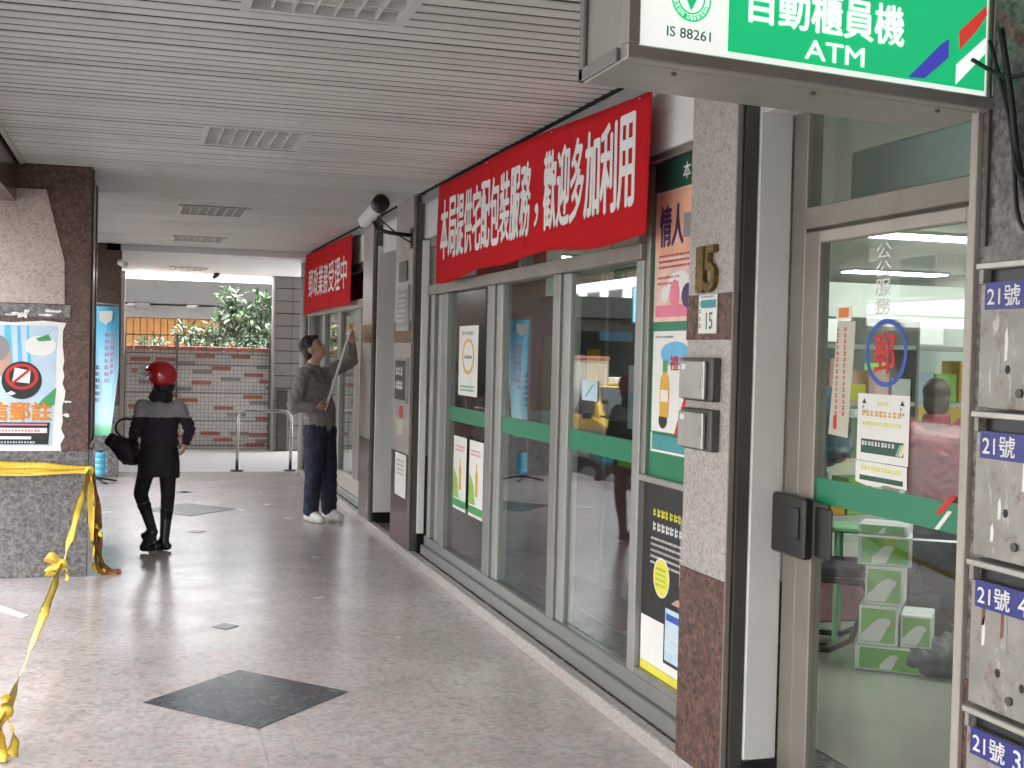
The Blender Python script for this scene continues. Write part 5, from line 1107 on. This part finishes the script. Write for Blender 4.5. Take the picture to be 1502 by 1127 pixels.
# ---- two customers inside
def customer(label, ox, oy, ang, h, jac, hairm, skin, extra=None):
    t = thing('person', label, 'person', (ox, oy, .06), 'people in the scene'); k = h/1.72; Rz = Matrix.Rotation(ang, 3, 'Z')
    J = {}
    for n, p in dict(pelvis=(0, 0, .9), chest=(0, .02, 1.21), neck=(0, .01, 1.41), head=(0, .03, 1.575), shL=(-.18, .01, 1.36), elL=(-.25, .03, 1.08), wrL=(-.19, .22, 1.02), shR=(.18, .01, 1.36), elR=(.25, .03, 1.08), wrR=(.19, .22, 1.02), hipL=(-.085, 0, .86), hipR=(.085, 0, .86), knL=(-.09, .02, .47), knR=(.09, .0, .47), anL=(-.095, 0, .09), anR=(.095, -.02, .09), toeL=(-.105, .14, .04), toeR=(.11, .12, .04)).items(): J[n] = tuple(Rz @ (V(p)*k)+V((ox, oy, .06)))
    F, U = Rz @ V((.15, 1, -.1)), ZP
    R_, F_, U_ = body(t, J, F, U, skin, k, voxel=.012); face_parts(t, J['head'], R_, F_, U_, k); hc = V(J['head']); rot = Matrix((R_, F_, U_)).transposed()
    mb = MB(); top_garment(mb, J, k, .04); remesh(mb, 'jacket', jac, t, .012, 4, .010, (1, 1, 1.4))
    mb = MB(); mb.tube([V(J['neck'])-V((0, 0, .02)), V(J['neck'])+V((0, 0, .03)), V(J['neck'])+V((0, 0, .055))], [.10*k, .092*k, .085*k], 16); remesh(mb, 'collar', jac, t, .012, 2)
    mb = MB(); trousers(mb, J, k, .012); remesh(mb, 'trousers', 'cloth_black', t, .014, 4)
    for e in 'LR': mb = MB(); shoe(mb, J['an'+e], J['toe'+e], k); remesh(mb, 'shoe', 'boot_leather', t, .01, 3)
    mb = MB(); mb.ell(hc-F_*.022*k+U_*.045*k, (.092*k, .102*k, .098*k), 18, rot); mb.ell(hc-F_*.05*k-U_*.03*k, (.088*k, .065*k, .10*k), 16, rot); remesh(mb, 'hair', hairm, t, .009, 3)
    return t
customer('person in shiny red jacket with back turned, behind the marble counter', 4.38, 6.19, math.radians(-25), 1.47, 'jacket_red', 'hair_brown', 'skin_pale')
customer('person in blue grey jacket at the left inside the glass door', 3.72, 6.6, math.radians(-40), 1.66, 'jacket_blue', 'hair', 'skin')
t = thing('orange_bag', 'orange shopping bag on the marble counter by the red jacket', 'bag', (4.35, 5.75, .68)); MB().obox((4.22, 5.72, .679), V((.30, -.2, 0)), V((.1, .14, 0)), V((0, 0, .24))).build('bag', 'jacket_orange', t, .02); MB().tube([(4.3, 5.72, .9), (4.33, 5.7, 1.0), (4.42, 5.65, 1.0), (4.46, 5.62, .9)], .008, 8).build('handle', 'paper', t)

# ================================================================== STREET OUTSIDE (reflected in the panes)
def taxi(x, y, label):
    t = thing('taxi', label, 'taxi', (x, y, -.30)); zb = -.30
    def prof(pts, x0, x1, xt=0): return [(V((x0, y+a, zb+b)), V((x1, y+a, zb+b))) for a, b in pts]
    low = [(-2.2, .30), (-2.28, .5), (-2.2, .68), (-1.2, .86), (-.9, .90), (1.5, .92), (2.15, .86), (2.25, .6), (2.2, .3)]
    MB().prism([(x-.86, y+a, zb+b) for a, b in low], (1.72, 0, 0)).build('body', 'taxi_yellow', t, .03, seg=2)
    up_ = [(-1.15, .87, .80), (-.35, 1.40, .60), (.9, 1.42, .60), (1.6, .90, .80)]
    mb = MB(); a = [mb.bm.verts.new((x-w_, y+p, zb+h)) for p, h, w_ in up_]; b = [mb.bm.verts.new((x+w_, y+p, zb+h)) for p, h, w_ in up_]
    mb.bm.faces.new(a); mb.bm.faces.new(b[::-1])
    for i in range(4): mb.bm.faces.new((a[i], b[i], b[(i+1) % 4], a[(i+1) % 4]))
    mb.build('cabin', 'taxi_yellow', t, .03, seg=2)
    MB().prism([(x-.70, y-1.12, zb+.915), (x+.70, y-1.12, zb+.915), (x+.56, y-.42, zb+1.375), (x-.56, y-.42, zb+1.375)], (0, -.02, .012)).build('windscreen', 'car_glass', t)
    MB().prism([(x-.70, y+1.56, zb+.96), (x+.70, y+1.56, zb+.96), (x+.56, y+.98, zb+1.38), (x-.56, y+.98, zb+1.38)], (0, .02, .012)).build('rear_window', 'car_glass', t)
    for s_ in (-1, 1):
        for (a0, a1, t0, t1) in ((-.85, .2, -.3, .2), (.28, 1.25, .28, .85)):
            MB().prism([(x+s_*.797, y+a0, zb+.93), (x+s_*.797, y+a1, zb+.93), (x+s_*.618, y+t1, zb+1.36), (x+s_*.618, y+t0, zb+1.36)], (s_*.012, 0, .004)).build('side_window', 'car_glass', t)
        B('mirror', 'black_plastic', t, x+s_*.95-.07, x+s_*.95+.07, y-.95, y-.85, zb+.88, zb+.99, .01)
        for w_ in (-1.4, 1.35):
            wh = MB().tube([(x+s_*.70, y+w_, zb+.31), (x+s_*.88, y+w_, zb+.31)], .31, 24).build('wheel', 'rubber', t, .015); MB().tube([(x+s_*.881, y+w_, zb+.31), (x+s_*.89, y+w_, zb+.31)], .19, 20).build('rim', 'steel', wh)
        MB().ell((x+s_*.62, y-2.2, zb+.62), (.2, .06, .09), 14).build('headlight', 'lamp_white', t, smooth=True); MB().ell((x+s_*.66, y+2.18, zb+.70), (.16, .06, .1), 14).build('tail_light', 'lamp_red', t, smooth=True)
    B('bumper', 'taxi_yellow', t, x-.84, x+.84, y-2.34, y-2.2, zb+.28, zb+.46, .02); B('roof_light', 'lamp_white', t, x-.22, x+.22, y+.1, y+.24, zb+1.425, zb+1.55, .02); B('number_plate', 'paper', t, x-.18, x+.18, y-2.355, y-2.341, zb+.36, zb+.46)
taxi(-3.7, 20.3, 'yellow taxi parked in the street, mirrored in the third window pane')
def scooter(x, y, ang, m_, label):
    t = thing('scooter', label, 'scooter', (x, y, -.30), 'scooters parked by the kerb'); Rz = Matrix.Rotation(ang, 3, 'Z')
    def p(a, b, c): return Rz @ V((a, b, c))+V((x, y, -.30))
    for b in (-.62, .62): wh = MB().tube([p(-.05, b, .24), p(.05, b, .24)], .24, 20).build('wheel', 'rubber', t, .012); MB().tube([p(-.052, b, .24), p(.052, b, .24)], .13, 16).build('rim', 'steel', wh)
    mb = MB(); mb.cap(p(0, -.12, .36), .13, p(0, -.75, .62), .12); mb.cap(p(0, .05, .3), .11, p(0, -.3, .34), .13); mb.cap(p(0, .42, .32), .12, p(0, .36, .78), .13); mb.cap(p(0, .55, .46), .07, p(0, .68, .5), .07); remesh(mb, 'body', m_, t, .025, 4)
    mb = MB(); mb.cap(p(0, -.10, .72), .10, p(0, -.68, .76), .11); remesh(mb, 'seat', 'rubber', t, .025, 3)
    MB().tube([p(-.33, .22, 1.0), p(-.12, .34, .96), p(.12, .34, .96), p(.33, .22, 1.0)], .016, 8).build('handlebar', 'black_metal', t); MB().ell(p(0, .45, .88), (.09, .07, .08), 12).build('headlight', 'lamp_white', t, smooth=True)
    for s_ in (-1, 1): MB().tube([p(.24*s_, .3, 1.0), p(.3*s_, .28, 1.18)], .007, 6).build('mirror_stem', 'black_metal', t); MB().ell(p(.31*s_, .28, 1.22), (.06, .015, .045), 10).build('mirror', 'black_plastic', t)
for k, (x, y, a, m_) in enumerate(((-2.3, 15.6, 1.4, 'bucket_blue'), (-2.35, 16.6, 1.5, 'alu_light'), (-2.3, 17.5, 1.3, 'ink_black'), (-2.3, 14.4, 1.45, 'ink_blue'))):
    scooter(x, y, a, m_, ['light blue scooter parked by the kerb outside', 'silver scooter parked by the kerb between two others outside', 'black scooter parked by the kerb outside', 'dark blue scooter parked nearest along the kerb outside'][k])
def street_sign(x, y, z, w_, h_, m_, label):
    t = thing('street_sign', label, 'sign', (x, y, z), 'shop signs across the street'); B('board', m_, t, x, x+w_, y-.06, y+.06, z, z+h_, .02); MB().tube([(x, y, z+h_*.5), (-17.0, y, z+h_*.5)], .03, 8).build('bracket', 'dark_frame', t)
    for k in range(2): flat('sign_mark', (x+w_*(.3+.4*k), y-.0605, z+h_*.5), FY, w_*.25, h_*.55, 'paper', t, .004)
street_sign(-7.8, 30, 2.0, .9, 1.0, 'ink_skyblue', 'square light blue shop sign across the street'); street_sign(-8.2, 27, 2.2, 1.4, .55, 'paper_blue', 'wide pale blue shop sign across the street'); street_sign(-7.6, 36, 1.9, .7, 1.3, 'ink_blue', 'dark blue upright shop sign across the street'); street_sign(-6.2, 24, 2.3, .8, .7, 'ink_skyblue', 'small light blue shop sign nearest the taxi'); street_sign(-9.5, 33, 1.4, 1.2, 1.5, 'paper', 'white square shop sign across the street')
for k, (y0, y1, h, m_) in enumerate(((-40, -8, 10, 'facade_a'), (-7.8, 9, 9, 'facade_c'), (9.2, 22, 10, 'facade_b'), (22.2, 44, 12, 'facade_d'), (44.2, 110, 11, 'facade_c'))):
    t = thing('street_building', ['pale building across the street, behind the viewer', 'light tall building straight across the street', 'brown building across the street beside the taxi', 'tall dark building beyond the taxi across the street', 'light building farthest along the street'][k], 'building', (-20, (y0+y1)/2, -.2), 'buildings across the street')
    B('wall', m_, t, -27, -18.6, y0, y1, -.5, h)
    yy = y0+1
    while yy+2 < y1:
        for z in range(int((h-4)//3)+1):
            f = B('window', 'alu', t, -18.61, -18.56, yy, yy+2, 3.6+3*z, 5.0+3*z); B('glass', 'car_glass', f, -18.565, -18.55, yy+.08, yy+1.92, 3.68+3*z, 4.92+3*z)
        B('shopfront', ('car_glass' if k == 3 else random.choice(('car_glass', 'paper', 'paper_blue', 'int_wall', 'paper_pink'))), t, -18.61, -18.55, yy, yy+2.4, 0, 2.4); yy += 3.2  # pale tones stand in for lit fronts; dark glass dims the door reflection
    B('canopy', 'concrete_light', t, -18.6, -17.2, y0, y1, 2.8, 3.1); B('signboard', random.choice(('ink_skyblue', 'paper', 'ink_green', 'ink_red', 'ink_gold')), t, -17.2, -17.1, y0+1, y1-1, 2.6, 3.4)
